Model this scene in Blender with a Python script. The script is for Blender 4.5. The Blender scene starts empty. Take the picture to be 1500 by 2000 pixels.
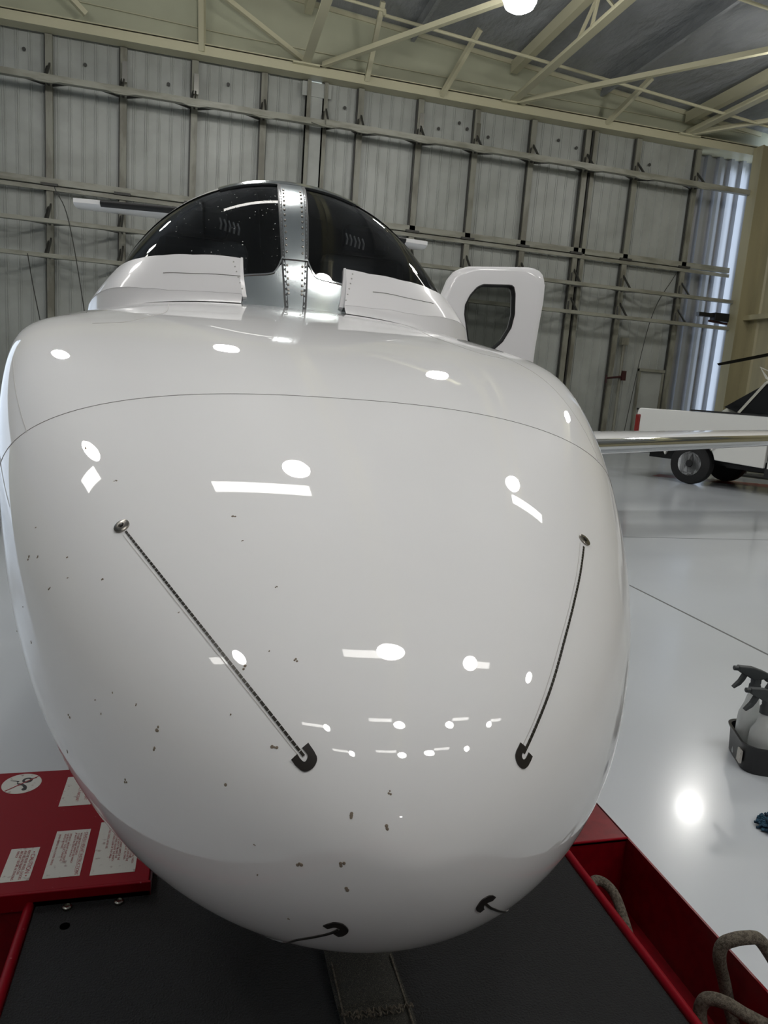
import bpy, bmesh, math, random
from mathutils import Vector, Matrix
S = bpy.context.scene
COL = S.collection
PI = math.pi
random.seed(7)

# ------------------------------------------------------------------ camera
cam_d = bpy.data.cameras.new('camera'); cam = bpy.data.objects.new('camera', cam_d); COL.objects.link(cam)
cam_d.sensor_fit = 'VERTICAL'; cam_d.sensor_height = 36.0; cam_d.lens = 1390.0/2000.0*36.0
cam_d.clip_start = 0.05; cam_d.clip_end = 200
right = Vector((0.9678243, -0.24080202, 0.07301029))
up = -Vector((0.02739169, -0.18760524, -0.9818625))
back = -Vector((0.25013159, 0.95227027, -0.17497293))
mw = Matrix.Identity(4)
for i, v in enumerate((right, up, back)):
    for j in range(3): mw[j][i] = v[j]
mw.translation = (-0.3096, -0.8106, 1.5)
cam.matrix_world = mw
S.camera = cam

# ------------------------------------------------------------------ light
LAMP_E = 77.0
REAR_E = 50.0
STRIP_E = 10.0
SKY_E = 2.0
S.view_settings.view_transform = 'Standard'; S.view_settings.look = 'None'
S.view_settings.exposure = -0.03; S.view_settings.gamma = 1.0
S.view_settings.use_curve_mapping = False
w = bpy.data.worlds.new('daylight outside'); S.world = w; w.use_nodes = True
bg = w.node_tree.nodes['Background']; bg.inputs[0].default_value = (0.72, 0.84, 1.0, 1); bg.inputs[1].default_value = SKY_E

# ------------------------------------------------------------------ materials
def lin(c):
    return tuple((x/255/12.92 if x/255 <= .04045 else ((x/255+.055)/1.055)**2.4) for x in c) + (1,)
MAT = {}
def mat(name, rgb=(200,200,200), rough=.5, metal=0, coat=0, coat_rough=.03, bump=None, noise=None, spec=.5, emit=None, emit_s=0):
    m = bpy.data.materials.new(name); m.use_nodes = True; nt = m.node_tree; b = nt.nodes['Principled BSDF']
    b.inputs['Base Color'].default_value = lin(rgb); b.inputs['Roughness'].default_value = rough
    b.inputs['Metallic'].default_value = metal; b.inputs['Coat Weight'].default_value = coat
    b.inputs['Coat Roughness'].default_value = coat_rough; b.inputs['Specular IOR Level'].default_value = spec
    if emit: b.inputs['Emission Color'].default_value = lin(emit); b.inputs['Emission Strength'].default_value = emit_s
    tc = nt.nodes.new('ShaderNodeTexCoord')
    def mapped(scale):
        mp = nt.nodes.new('ShaderNodeMapping'); nt.links.new(tc.outputs['Object'], mp.inputs[0])
        mp.inputs['Scale'].default_value = scale if isinstance(scale, tuple) else (scale,)*3
        n = nt.nodes.new('ShaderNodeTexNoise'); nt.links.new(mp.outputs[0], n.inputs[0]); n.inputs['Detail'].default_value = 5
        n.inputs['Scale'].default_value = 1; return n
    if noise:                                   # (scale, rgb2, lo, hi): wear and dirt between two colours
        n = mapped(noise[0]); r = nt.nodes.new('ShaderNodeValToRGB'); nt.links.new(n.outputs[0], r.inputs[0])
        r.color_ramp.elements[0].position = noise[2]; r.color_ramp.elements[1].position = noise[3]
        r.color_ramp.elements[0].color = lin(rgb); r.color_ramp.elements[1].color = lin(noise[1])
        nt.links.new(r.outputs[0], b.inputs['Base Color'])
    if bump:
        n = mapped(bump[0]); bp = nt.nodes.new('ShaderNodeBump'); bp.inputs['Strength'].default_value = bump[1]
        bp.inputs['Distance'].default_value = bump[2]; nt.links.new(n.outputs[0], bp.inputs['Height'])
        nt.links.new(bp.outputs[0], b.inputs['Normal'])
    MAT[name] = m; return m
mat('jet_paint', (238,238,239), .55, coat=1, coat_rough=.015)
mat('fairing_paint', (238,237,239), .35, coat=.7, coat_rough=.05)
mat('seam', (140,138,136), .6)
mat('seam_light', (196,194,192), .5)
mat('black_sealant', (38,34,32), .35)
mat('diverter', (58,55,50), .3, metal=.4)
mat('steel_button', (150,145,138), .25, metal=1)
mat('bug_dirt', (128,116,102), .8)
mat('polished', (205,212,214), .16, metal=1, bump=(30, .06, .004))
mat('dust', (225,226,226), .8)
mat('chrome', (225,226,226), .06, metal=1)
mat('rubber', (20,20,21), .55)
mat('hole_shade_black', (4,4,4), 1, spec=0)
mat('gasket', (52,56,58), .4)
mat('cockpit_black', (86,89,94), .7)
mat('cockpit_grey', (160,162,164), .8)
mat('cockpit_trim', (128,128,130), .7)
mat('sheet', (158,161,156), .42, bump=(3, .08, .05), noise=(1.3, (142,145,139), .4, .7))
mat('sheet_metal', (176,178,182), .28, metal=.75)
mat('post_steel', (128,128,116), .45, noise=((4,4,1.2), (104,102,90), .45, .6))
mat('girt_steel', (142,142,130), .4, noise=((1.5,6,6), (120,119,106), .42, .62))
mat('dark_steel', (52,52,48), .5)
mat('cream', (172,174,150), .5, bump=(.8, .1, .1), noise=(.7, (162,162,140), .4, .7))
mat('cream_steel', (184,180,152), .4)
mat('tan_sheet', (158,150,118), .45, noise=((2,2,.3), (140,134,106), .4, .7))
mat('insulation', (140,143,146), .42, bump=((1.2,.5,1), .9, .35), spec=.6)
mat('floor_epoxy', (200,205,210), .19, coat=.15, coat_rough=.08, noise=(.6, (196,201,206), .4, .7), spec=.42)
mat('joint', (96,98,98), .6)
mat('red_line', (150,28,30), .3)
mat('red_paint', (122,4,20), .3, coat=.3, noise=(30, (112,4,18), .45, .6))
mat('red_worn', (132,6,24), .5, noise=((70,70,70), (170,96,100), .70, .78), spec=.12)
mat('mat_black', (30,31,33), .75, bump=(220, .9, .01), noise=(420, (92,92,92), .66, .78))
mat('strap', (34,33,29), .7, noise=((600,600,600), (84,82,72), .5, .62), bump=((300,900,300), .6, .004))
mat('sticker', (200,198,190), .5, noise=(60, (150,130,124), .6, .72))
mat('ink_red', (150,24,34), .6)
mat('ink_black', (30,26,26), .6)
mat('silver', (170,168,160), .25, metal=1)
mat('rope', (112,104,92), .9, bump=((420,420,420), .8, .004), noise=(160, (80,74,64), .45, .6))
mat('truck_white', (222,222,218), .25, coat=.8)
mat('glass_dark', (14,15,16), .06)
mat('tyre', (26,26,27), .8, bump=(60, .4, .01))
mat('rim', (220,222,224), .35, metal=.2)
mat('tail_red', (120,10,14), .15, coat=1)
mat('heli_white', (206,206,196), .35, coat=.4)
mat('blade_dark', (40,38,30), .9, spec=.1)
mat('bottle', (236,240,238), .3, spec=.5)
mat('trigger_grey', (58,62,64), .5)
mat('caddy_black', (18,18,20), .35)
mat('microfibre', (58,96,118), .95, noise=(60, (30,48,66), .4, .6))
mat('handle_red', (50,16,16), .5)
mat('lamp_housing', (190,190,186), .4, metal=.6)
mat('lamp_lens', (255,255,255), .3, emit=(255,253,249), emit_s=LAMP_E)
mat('rear_lens', (255,255,255), .3, emit=(255,253,249), emit_s=REAR_E)
mat('strip_lens', (255,255,255), .3, emit=(255,252,246), emit_s=STRIP_E)
def glassmat(name, tint, ior=1.5, op=0.0):
    m = bpy.data.materials.new(name); m.use_nodes = True; nt = m.node_tree; nt.nodes.clear()
    o = nt.nodes.new('ShaderNodeOutputMaterial'); mx = nt.nodes.new('ShaderNodeMixShader'); f = nt.nodes.new('ShaderNodeFresnel')
    t = nt.nodes.new('ShaderNodeBsdfTransparent'); g = nt.nodes.new('ShaderNodeBsdfGlossy')
    f.inputs[0].default_value = ior; t.inputs[0].default_value = lin(tint); g.inputs['Roughness'].default_value = .015
    nt.links.new(f.outputs[0], mx.inputs[0]); nt.links.new(t.outputs[0], mx.inputs[1]); nt.links.new(g.outputs[0], mx.inputs[2])
    nt.links.new(mx.outputs[0], o.inputs[0]); MAT[name] = m
glassmat('windshield', (214,218,220), 1.55); glassmat('clear_pane', (150,152,150), 1.45)
# frosted plastic bottle
b_ = MAT['bottle'].node_tree.nodes['Principled BSDF']; b_.inputs['Transmission Weight'].default_value = .45; b_.inputs['Roughness'].default_value = .35

# ------------------------------------------------------------------ mesh helpers
class MB:
    def __init__(s): s.v = []; s.f = []
    def add(s, vs, fs):
        o = len(s.v); s.v += [tuple(v) for v in vs]; s.f += [tuple(i+o for i in f) for f in fs]; return s
    def box(s, x0, x1, y0, y1, z0, z1):
        vs = [(x, y, z) for z in (z0, z1) for y in (y0, y1) for x in (x0, x1)]
        return s.add(vs, [(0,2,3,1),(4,5,7,6),(0,1,5,4),(2,6,7,3),(0,4,6,2),(1,3,7,5)])
    def bar(s, a, b, w, h, upv=(0,0,1)):
        a = Vector(a); b = Vector(b); d = (b-a).normalized(); u = Vector(upv)
        sd = d.cross(u)
        if sd.length < 1e-4: sd = d.cross(Vector((1,0,0)))
        sd.normalize(); u = sd.cross(d)
        vs = [p + sd*x*w/2 + u*y*h/2 for p in (a, b) for x, y in ((-1,-1),(1,-1),(1,1),(-1,1))]
        return s.add(vs, [(3,2,1,0),(4,5,6,7),(0,1,5,4),(1,2,6,5),(2,3,7,6),(3,0,4,7)])
    def tube(s, pts, r, n=12, cap=True):
        pts = [Vector(p) for p in pts]; rs = r if isinstance(r, (list, tuple)) else [r]*len(pts)
        t0 = (pts[1]-pts[0]).normalized(); ref = Vector((0,0,1)) if abs(t0.z) < .9 else Vector((1,0,0))
        nrm = (ref - t0*ref.dot(t0)).normalized(); rings = []
        for i, p in enumerate(pts):
            t = (pts[min(i+1, len(pts)-1)]-pts[max(i-1, 0)]).normalized()
            nrm = (nrm - t*nrm.dot(t)).normalized(); bn = t.cross(nrm)
            rings.append([p + (nrm*math.cos(2*PI*k/n) + bn*math.sin(2*PI*k/n))*rs[i] for k in range(n)])
        vs = [v for ring in rings for v in ring]
        fs = [(i*n+k, i*n+(k+1) % n, (i+1)*n+(k+1) % n, (i+1)*n+k) for i in range(len(pts)-1) for k in range(n)]
        if cap: fs += [tuple(range(n-1, -1, -1)), tuple((len(pts)-1)*n+k for k in range(n))]
        return s.add(vs, fs)
    def lathe(s, prof, c=(0,0,0), n=24, axis=(0,0,1)):
        q = Vector((0,0,1)).rotation_difference(Vector(axis)); c = Vector(c)
        vs = [c + q @ Vector((r*math.cos(2*PI*k/n), r*math.sin(2*PI*k/n), z)) for r, z in prof for k in range(n)]
        m = len(prof)
        fs = [(i*n+k, i*n+(k+1) % n, (i+1)*n+(k+1) % n, (i+1)*n+k) for i in range(m-1) for k in range(n)]
        if prof[0][0] > 1e-6: fs.append(tuple(range(n-1, -1, -1)))
        if prof[-1][0] > 1e-6: fs.append(tuple((m-1)*n+k for k in range(n)))
        return s.add(vs, fs)
    def prism(s, poly, fn0, fn1):               # polygon swept from fn0(p) to fn1(p)
        n = len(poly); vs = [fn0(p) for p in poly] + [fn1(p) for p in poly]
        return s.add(vs, [tuple(range(n-1, -1, -1)), tuple(range(n, 2*n))] + [(i, (i+1) % n, n+(i+1) % n, n+i) for i in range(n)])
    def grid(s, rows, close=False):
        n = len(rows[0]); vs = [v for r in rows for v in r]; fs = []
        for i in range(len(rows)-1):
            for k in range(n if close else n-1):
                fs.append((i*n+k, i*n+(k+1) % n, (i+1)*n+(k+1) % n, (i+1)*n+k))
        return s.add(vs, fs)
    def build(s, name, m, parent=None, smooth=False, bevel=0, angle=40, label=None, weld=True, loc=None):
        me = bpy.data.meshes.new(name); me.from_pydata(s.v, [], s.f)
        bm = bmesh.new(); bm.from_mesh(me)
        if weld: bmesh.ops.remove_doubles(bm, verts=bm.verts, dist=1e-5)
        bmesh.ops.recalc_face_normals(bm, faces=bm.faces)
        if loc is not None:
            bmesh.ops.translate(bm, verts=bm.verts, vec=-Vector(loc))
        bm.to_mesh(me); bm.free()
        o = bpy.data.objects.new(name, me); COL.objects.link(o); me.materials.append(MAT[m])
        if loc is not None: o.location = loc
        if smooth:
            me.polygons.foreach_set('use_smooth', [True]*len(me.polygons))
            try: me.set_sharp_from_angle(angle=math.radians(angle))
            except Exception: pass
        if bevel:
            md = o.modifiers.new('bevel', 'BEVEL'); md.width = bevel; md.segments = 2; md.limit_method = 'ANGLE'
        if parent: o.parent = parent
        if label: o['label'] = label
        return o
def thing(name, label, cat, loc=(0,0,0), rotz=0, group=None):
    o = bpy.data.objects.new(name, None); COL.objects.link(o); o.location = loc; o.rotation_euler = (0,0,rotz)
    o.empty_display_size = .2; o['label'] = label; o['category'] = cat
    if group: o['group'] = group
    return o
def tag(o, label, cat, group=None):
    o['label'] = label; o['category'] = cat
    if group: o['group'] = group
    return o
def struct(o): o['kind'] = 'structure'; return o
def resample(pts, n):
    pts = [Vector(p) for p in pts]; L = [0]
    for a, b in zip(pts, pts[1:]): L.append(L[-1]+(b-a).length)
    out = []
    for i in range(n):
        t = L[-1]*i/(n-1); k = 0
        while k < len(pts)-2 and L[k+1] < t: k += 1
        d = L[k+1]-L[k]; out.append(pts[k].lerp(pts[k+1], 0 if d < 1e-9 else min(1, max(0, (t-L[k])/d))))
    return out
def smooth_path(pts, n=24):                      # Catmull-Rom
    P = [Vector(p) for p in pts]; P = [P[0]*2-P[1]] + P + [P[-1]*2-P[-2]]; out = []
    seg = len(P)-3
    for i in range(seg):
        a, b, c, d = P[i:i+4]
        for k in range(n):
            t = k/n
            out.append(.5*((2*b)+(c-a)*t+(2*a-5*b+4*c-d)*t*t+(3*b-a-3*c+d)*t**3))
    out.append(P[-2]); return out
def text(s, name, m, parent, loc, size, rotz=-PI/2, label=None, sx=1.0):
    cu = bpy.data.curves.new(name, 'FONT'); cu.body = s; cu.size = size; cu.extrude = .0001; cu.space_line = .95
    o = bpy.data.objects.new('tmp', cu); COL.objects.link(o)
    bpy.context.view_layer.update()
    me = bpy.data.meshes.new_from_object(o.evaluated_get(bpy.context.evaluated_depsgraph_get()))
    bpy.data.objects.remove(o)
    t = bpy.data.objects.new(name, me); COL.objects.link(t); me.materials.clear(); me.materials.append(MAT[m])
    t.location = loc; t.rotation_euler = (0,0,rotz); t.scale = (sx,1,1); t.parent = parent
    if label: t['label'] = label
    return t

# ------------------------------------------------------------------ the hangar
YW = 20.0          # plane of the sliding door skin
XR = 16.45         # right hand side wall
XL, YN = -22.0, -34.0
def roof_z(x): return 11.42-.0747*x if x > -10 else 11.42+.747+.0747*(x+10)
mb = MB().box(XL, XR+2.5, YN, YW+2.5, -.1, 0)
struct(mb.build('floor', 'floor_epoxy'))
mb = MB()
for xa, xb in ((XL-.3, -10), (-10, XR+.4)):
    mb.add([(xa, YN, roof_z(xa)), (xb, YN, roof_z(xb)), (xb, YW+.6, roof_z(xb)), (xa, YW+.6, roof_z(xa)),
            (xa, YN, roof_z(xa)+.15), (xb, YN, roof_z(xb)+.15), (xb, YW+.6, roof_z(xb)+.15), (xa, YW+.6, roof_z(xa)+.15)],
           [(0,1,2,3),(7,6,5,4),(0,4,5,1),(1,5,6,2),(2,6,7,3),(3,7,4,0)])
struct(mb.build('ceiling', 'insulation'))
def ribbed(x0, x1, pitch, h, rw, y, z0, z1, double=False, axis='x', sgn=-1):
    pts = [(x0, 0)]; x = x0+pitch*.5
    while x < x1-pitch*.3:
        for dx in ((-.03, .03) if double else (0,)):
            c = x+dx*.9
            pts += [(c-rw/2-rw*.2, 0), (c-rw/2+rw*.1, h), (c+rw/2-rw*.1, h), (c+rw/2+rw*.2, 0)]
        x += pitch
    pts.append((x1, 0))
    m = MB(); rows = []
    for z in (z0, z1):
        rows.append([(a, y+sgn*b, z) if axis == 'x' else (y+sgn*b, a, z) for a, b in pts])
    m.grid(rows)
    rows = []                                    # back skin gives the sheet its thickness
    for z in (z0, z1):
        rows.append([(a, y-sgn*.02, z) if axis == 'x' else (y-sgn*.02, a, z) for a in (x0, x1)])
    m.grid(rows); return m
# side walls and the wall behind the camera
struct(ribbed(YN, 19.44, .61, .05, .16, XR, 0, 10.3, axis='y').build('wall_right', 'tan_sheet'))
struct(MB().box(XR-.001, XR+.12, YN, 19.44, 10.2, 10.5).build('trim_4', 'cream_steel'))
struct(MB().box(XL-.2, XL, YN, YW+.6, 0, 12).build('wall_left', 'tan_sheet'))
struct(MB().box(XL, XR+.3, YN-.2, YN, 0, 12.4).build('wall_near', 'tan_sheet'))
# outside apron wall pieces that close the gap above and beyond the doors
mb = MB()
xs = [XL, -10, XR+.4]
for xa, xb in zip(xs, xs[1:]):
    mb.prism([(xa, 9.7), (xb, 9.7), (xb, roof_z(xb)), (xa, roof_z(xa))], lambda p: (p[0], YW-.1, p[1]), lambda p: (p[0], YW+.55, p[1]))
struct(mb.build('wall_far', 'cream'))
struct(MB().box(XL, XR+1.4, YW-.10, YW+.55, 9.42, 9.72).box(XL, XR+1.4, YW-.42, YW-.02, 9.36, 9.40).box(XL, XR+.3, YW-.42, YW-.38, 9.40, 9.60).box(XL, XR+.3, YW-.42, YW-.1, 9.58, 9.60).build('trim_1', 'cream_steel'))
struct(MB().box(XL, XR+.3, YW-.46, YW-.3, 9.60, 9.62).build('trim_2', 'cream_steel'))
# gable flashing: dark edge of the lining under the roof
struct(MB().bar((-4, YW-.12, roof_z(-4)-.10), (XR, YW-.12, roof_z(XR)-.10), .05, .10).build('trim_3', 'cream_steel'))
# corner column at the right hand end of the opening
mb = MB().box(15.98, XR, 19.1, 19.4, 0, 9.5)
mb.box(15.93, 15.98, 19.05, 19.45, 0, 9.5)
struct(mb.build('trim_5', 'tan_sheet'))
struct(MB().box(16.2, XR, 12, 19.3, 4.35, 4.5).build('trim_6', 'tan_sheet'))

POSTS = (-7.66, -5.94, -4.22, -2.48, -.74, 1.03)
POSTS2 = (3.62, 5.32, 7.0, 8.75, 10.5, 12.2, 14.3)
def leaf(name, x0, x1, yw, zt=9.5):
    d = struct(ribbed(x0, x1, .305, .016, .03, yw, .02, zt, double=True).build(name, 'sheet'))
    return d
doorA = leaf('door_1', -9.4, 2.2, YW+.12)
doorB = leaf('door_2', 2.55, 14.36, YW)
mb = MB().box(2.12, 2.7, YW-.1, YW+.16, 0, 9.3).box(2.02, 2.8, YW-.12, YW-.08, 8.95, 9.3)
mb.build('overlap_panel', 'sheet', doorB)
doorC = struct(ribbed(14.36, 17.7, .44, .13, .15, YW+.42, .02, 9.45).build('door_3', 'sheet_metal'))
def post(x, d, yw, w=.16):
    MB().box(x-w/2, x+w/2, yw-.16, yw-.03, .02, 9.34).build('post', 'post_steel', d)
    MB().box(x-w/2-.035, x-w/2, yw-.10, yw-.03, .02, 9.34).build('post_edge', 'dark_steel', d)
for x in POSTS: post(x, doorA, YW+.09)
for x in POSTS2: post(x, doorB, YW-.02)
post(2.2, doorB, YW, .1); post(2.66, doorB, YW, .1)
post(10.75, doorB, YW-.02, .12)
def girt(d, x0, x1, z, ys, posts, kind):
    yo = ys-.62
    if kind == 'flange':
        MB().box(x0, x1, ys-.18, ys-.06, z-.03, z+.13).box(x0, x1, ys-.20, ys-.16, z-.17, z-.07).build('girt', 'girt_steel', d)
        m = MB()
        for x in posts: m.box(x-.2, x+.2, ys-.24, ys-.15, z-.06, z+.0)
        m.build('bolt_plate', 'dark_steel', d); return
    h = .13 if kind == 'top' else .085
    MB().box(x0, x1, yo-.05, yo+.03, z-h/2, z+h/2).box(x0, x1, yo-.05, yo+.1, z-h/2-.015, z-h/2).build('girt', 'girt_steel', d)
    m = MB(); allp = [x for x in posts if x0 <= x <= x1]
    for a, b in zip(allp, allp[1:]):
        c = (a+b)/2; m.bar((a, ys-.08, z), (c, yo, z), .05, .05); m.bar((c, yo, z), (b, ys-.08, z), .05, .05)
    for x in allp: m.bar((x, ys-.08, z), (x, yo, z), .05, .05)
    m.build('lattice', 'dark_steel', d)
    for x in allp:
        k = MB().bar((x+.02, ys-.1, z+.52), (x+.03, yo, z+.03), .04, .05)
        k.bar((x-.02, ys-.1, z+.50), (x-.10, ys-.3, z+.03), .035, .05)
        k.build('kicker', 'dark_steel', d)
    if kind == 'top':
        for x in allp: MB().prism([(x-.42, z-.06), (x+.42, z-.06), (x+.12, z-.12), (x-.12, z-.12)], lambda p: (p[0], yo-.04, p[1]), lambda p: (p[0], yo+.02, p[1])).build('haunch', 'girt_steel', d)
for z, k in ((8.2, 'top'), (5.89, 'flange'), (4.92, 'low'), (4.09, 'low')):
    girt(doorA, -9.4, 2.62, z, YW+.09, POSTS, k); girt(doorB, 2.62, 16.0 if z > 4 else 14.4, z, YW, (2.66,)+POSTS2, k)
# bright galvanised repair plates on some posts
for x in (-2.48, -.74, 5.32, 7.0):
    MB().box(x-.02, x+.1, YW-.2, YW-.14, 8.5, 8.98).build('splice_plate', 'silver', doorA if x < 2 else doorB)
# bolt heads in the top of the skin
for i, x in enumerate((-4.8, -3.4, -1.4, .1, 3.2, 5.9, 6.5, 6.75, 7.4, 9.6, 10.2, 12.7)):
    MB().lathe([(.045, 0), (.045, .02)], (x, YW-.045 if x > 2.5 else YW+.07, 8.95-.12*(i % 3)), 10, (0,-1,0)).build('bolt_head', 'dark_steel', doorB if x > 2.5 else doorA)
# wicket door in the big door, rod with crank
wk = struct(MB().box(13.25, 13.32, YW-.12, YW-.03, 0, 2.62).box(14.12, 14.19, YW-.12, YW-.03, 0, 2.62).box(13.25, 14.19, YW-.14, YW-.03, 2.55, 2.64).build('door_4', 'post_steel'))
MB().box(13.32, 14.12, YW-.07, YW-.04, .03, 2.55).build('door_slab', 'sheet', wk)
MB().lathe([(.03,0),(.03,.06)], (13.4, YW-.07, 1.35), 10, (0,-1,0)).build('door_knob', 'dark_steel', wk)
t = thing('door_latch', 'dark red crank lever on a tall pipe against the sliding door', 'latch', (12.5, YW-.25, .3))
MB().tube([(0,0,0),(0,0,3.0)], .05, 12).build('pipe', 'post_steel', t)
MB().box(-.12,.12,-.06,.1,3.0,3.22).build('gear_box', 'post_steel', t)
MB().tube([(.08,-.06,2.02),(-.55,-.12,1.93)], .035, 10).tube([(-.55,-.12,2.03),(-.55,-.12,1.78)], .03, 8).build('lever', 'handle_red', t)
MB().box(.0,.14,-.12,.04,1.9,2.2).build('lever_hub', 'handle_red', t)
t = thing('door_drive', 'black drive motor hanging on the girt at the right end of the doors', 'motor', (15.6, YW-.45, 4.42))
MB().box(-.75, -.15, -.08, .08, -.02, .1).build('arm', 'caddy_black', t)
MB().box(-.2, .62, -.14, .12, -.13, .13).build('motor_body', 'caddy_black', t, bevel=.02)
MB().tube([(-.35,-.05,-.14),(.6,-.05,-.2)], .035, 10).build('shaft', 'handle_red', t)
# loose wires on the left part of the doors
for i, pts in enumerate((((-4.6,19.2,4.05),(-4.45,19.3,3.0),(-3.9,19.4,.01)), ((-4.0,19.3,5.7),(-3.6,19.3,4.6),(-2.9,19.3,.01)), ((13.9,19.6,5.6),(13.2,19.6,4.0),(12.75,19.6,.01)))):
    tag(MB().tube(smooth_path(pts, 8), .012, 6).build('pull_cable', 'dark_steel', loc=pts[0]), ('thin cable hanging down the door by the far left post', 'thin cable slanting down left of the tail', 'thin cable slanting down beside the small walk-through door')[i], 'cable')

# roof steel: lattice trusses running away from the camera to the door header
for i, x in enumerate((2.05, 7.9, 13.65)):
    t = thing('roof_truss', ('cream roof truss above the windshield post', 'cream roof truss with lattice webs right of the lit lamp', 'cream roof truss meeting the wall near the right corner')[i], 'truss', (x, YW-.3, 9.6))
    zt = roof_z(x)-.55-9.6
    MB().box(-.11, .11, -30, 0, -.02, .03).box(-.025, .025, -30, 0, .03, .16).build('bottom_chord', 'cream_steel', t)
    MB().box(-.1, .1, -30, 0, zt+.1, zt+.4).build('top_chord', 'cream_steel', t)
    m_ = -3.4
    MB().box(-.35, .35, -.25, .05, -.06, -.02).build('bearing_plate', 'cream_steel', t)
    y = -4.6
    while y > -28:
        for dy in (-.8, .25, .9):
            MB().bar((.0, y, zt+.1), (0, y+dy, .05), .07, .05).build('web', 'cream_steel', t)
        y -= 4.4
for i, x in enumerate((-3.8, -.8, 2.05, 4.95, 7.9, 10.8, 13.65)):
    if i in (2, 4, 6): continue
    z = roof_z(x)
    tag(MB().add([(x-.05, YW-.1, z-.3), (x+.05, YW-.1, z-.3), (x+.05, YW-.1, z), (x-.05, YW-.1, z), (x-.05, -30, z-.3), (x+.05, -30, z-.3), (x+.05, -30, z), (x-.05, -30, z)],
         [(0,1,2,3),(7,6,5,4),(0,4,5,1),(1,5,6,2),(2,6,7,3),(3,7,4,0)]).build('roof_beam', 'insulation'),
        {0: 'grey roof beam at the far upper left', 1: 'grey roof beam left of the windshield truss', 3: 'grey roof beam left of the lit lamp', 5: 'grey roof beam between the two right hand trusses'}[i], 'beam')
# knee braces rising from the header and long flat braces between the trusses
BR = (((5.80,19.6,9.43),(6.34,18.4,10.7),.12,'knee brace rising from the header just left of the bright lamp'), ((3.69,19.6,9.47),(3.74,18.4,10.85),.12,'upright knee brace on the header right of the windshield truss'),
      ((-.575,19.6,9.43),(-.62,19.5,10.9),.14,'upright brace at the top left of the gable'), ((10.9,19.6,9.5),(11.4,18.3,10.35),.12,'knee brace on the header between the right hand trusses'),
      ((-.9,18.9,10.9),(1.95,19.6,9.7),.11,'sloping brace coming down to the header left of the windshield truss'), ((-4.9,18.9,11.0),(-3.3,19.5,9.75),.12,'sloping brace at the far left of the header'))
for a, b, w_, lb in BR:
    tag(MB().bar(a, b, w_, w_).build('knee_brace', 'cream_steel', loc=a), 'cream ' + lb, 'brace')
for a, b, lb in (((2.5,19.5,9.62),(6.4,13.6,9.62),'long flat cream brace crossing toward the bright lamp'), ((8.02,19.5,9.60),(13.5,12.3,9.60),'long flat cream brace crossing the upper right corner'), ((13.7,19.5,9.62),(15.9,16.4,9.62),'short cream brace running to the right edge')):
    tag(MB().bar(a, b, .12, .12).build('wind_brace', 'cream_steel', loc=a), lb, 'brace')
def pz(x): return 10.46-.076*(x-3.76)
tag(MB().tube([(-6, 18, pz(-6)), (3.7, 18, pz(3.7))], .035, 10).tube([(3.7, 18, pz(3.7)+.02), (3.72, 18, pz(3.7)-.12)], .05, 10).tube([(3.72, 18, pz(3.7)-.1), (16.3, 18, pz(16.3)-.02)], .04, 10).build('sprinkler_pipe', 'cream_steel'), 'long pale sprinkler pipe crossing under the roof', 'pipe')
tag(MB().tube([(-9, 19.85, 10.3), (0, 19.85, 10.05), (8, 19.85, 10.0), (16, 19.85, 10.05)], .012, 6).build('header_cable', 'cream_steel'), 'thin pale cable strung along the door header', 'cable')
tag(MB().tube([(9.3, 13.5, 10.0), (16.2, 13.5, 9.5)], .035, 10).build('sprinkler_pipe', 'cream_steel'), 'pale pipe at the top right corner under the roof', 'pipe')

# ------------------------------------------------------------------ lamps
def high_bay(x, y, z, label, group=None, lens='lamp_lens', k=1.0):
    t = thing('high_bay_lamp', label, 'lamp', (x, y, z), 0, group)
    t.scale = (k, k, 1)
    MB().lathe([(.10,.62),(.12,.60),(.12,.34),(.17,.30),(.30,.27),(.31,.25),(.0,.25)], n=28).build('housing', 'lamp_housing', t, smooth=True)
    MB().lathe([(.31,.25),(.33,.18),(.325,.08),(.28,-.02),(.20,-.07),(.0,-.09)], n=28).build('lens', lens, t, smooth=True, label='glowing ribbed lens')
    MB().tube([(0,0,.6),(0,0,roof_z(x)-z)], .012, 6).build('hanger', 'lamp_housing', t)
high_bay(5.4, 13.5, 8.9, 'lit high bay lamp at the top edge of the photo')
high_bay(12.6, 13.9, 8.9, 'lit high bay lamp just past the right edge, glowing on the roof')
LW = ['far left of the shoulder', 'left of centre ahead of the windshield', 'upper left above the left diverter button', 'upper middle, largest of all', 'upper right above the right diverter button', 'on the middle of the left diverter strip', 'in the middle of the nose', 'right of the middle of the nose', 'nearest the right diverter strip', 'upper of the front rows, far left', 'upper of the front rows, middle left', 'upper of the front rows, middle right', 'upper of the front rows, far right', 'lowest row, far left', 'lowest row, middle left', 'lowest row, middle right', 'lowest row, far right', 'faint lone dot below the rows']
for (x, y), lw in zip(((-4.9,11.7),(-.1,14.4),(-6.0,6.8),(.5,5.7),(7.0,6.8),(-4.6,-1.5),(1.7,-1.0),(4.3,-1.4),(9.5,-1.8),(-1.7,-5.1),(1.9,-4.6),(3.7,-4.7),(6.6,-4.9),(-.8,-7.1),(2.1,-7.0),(3.1,-6.9),(5.4,-6.8),(3.5,-23.4)), LW):
    high_bay(x, y, 8.9, 'lit high bay lamp mirrored in the nose: '+lw, 'high bay lamps mirrored in the nose', 'lamp_lens' if y > 0 else 'rear_lens', .58 if y < -4 else 1.0)
SW = ['long bar in the upper middle', 'short slanted bar at the upper left', 'slanted bar at the upper right', 'bar left of the middle dot', 'bar crossing the left diverter strip', 'bar right of the middle', 'bar in the upper front row, middle left', 'bar in the upper front row, middle right', 'bar in the upper front row, far left', 'bar in the upper front row, far right', 'bar in the lowest row, middle left', 'bar in the lowest row, far left', 'bar in the lowest row, middle right']
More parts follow.
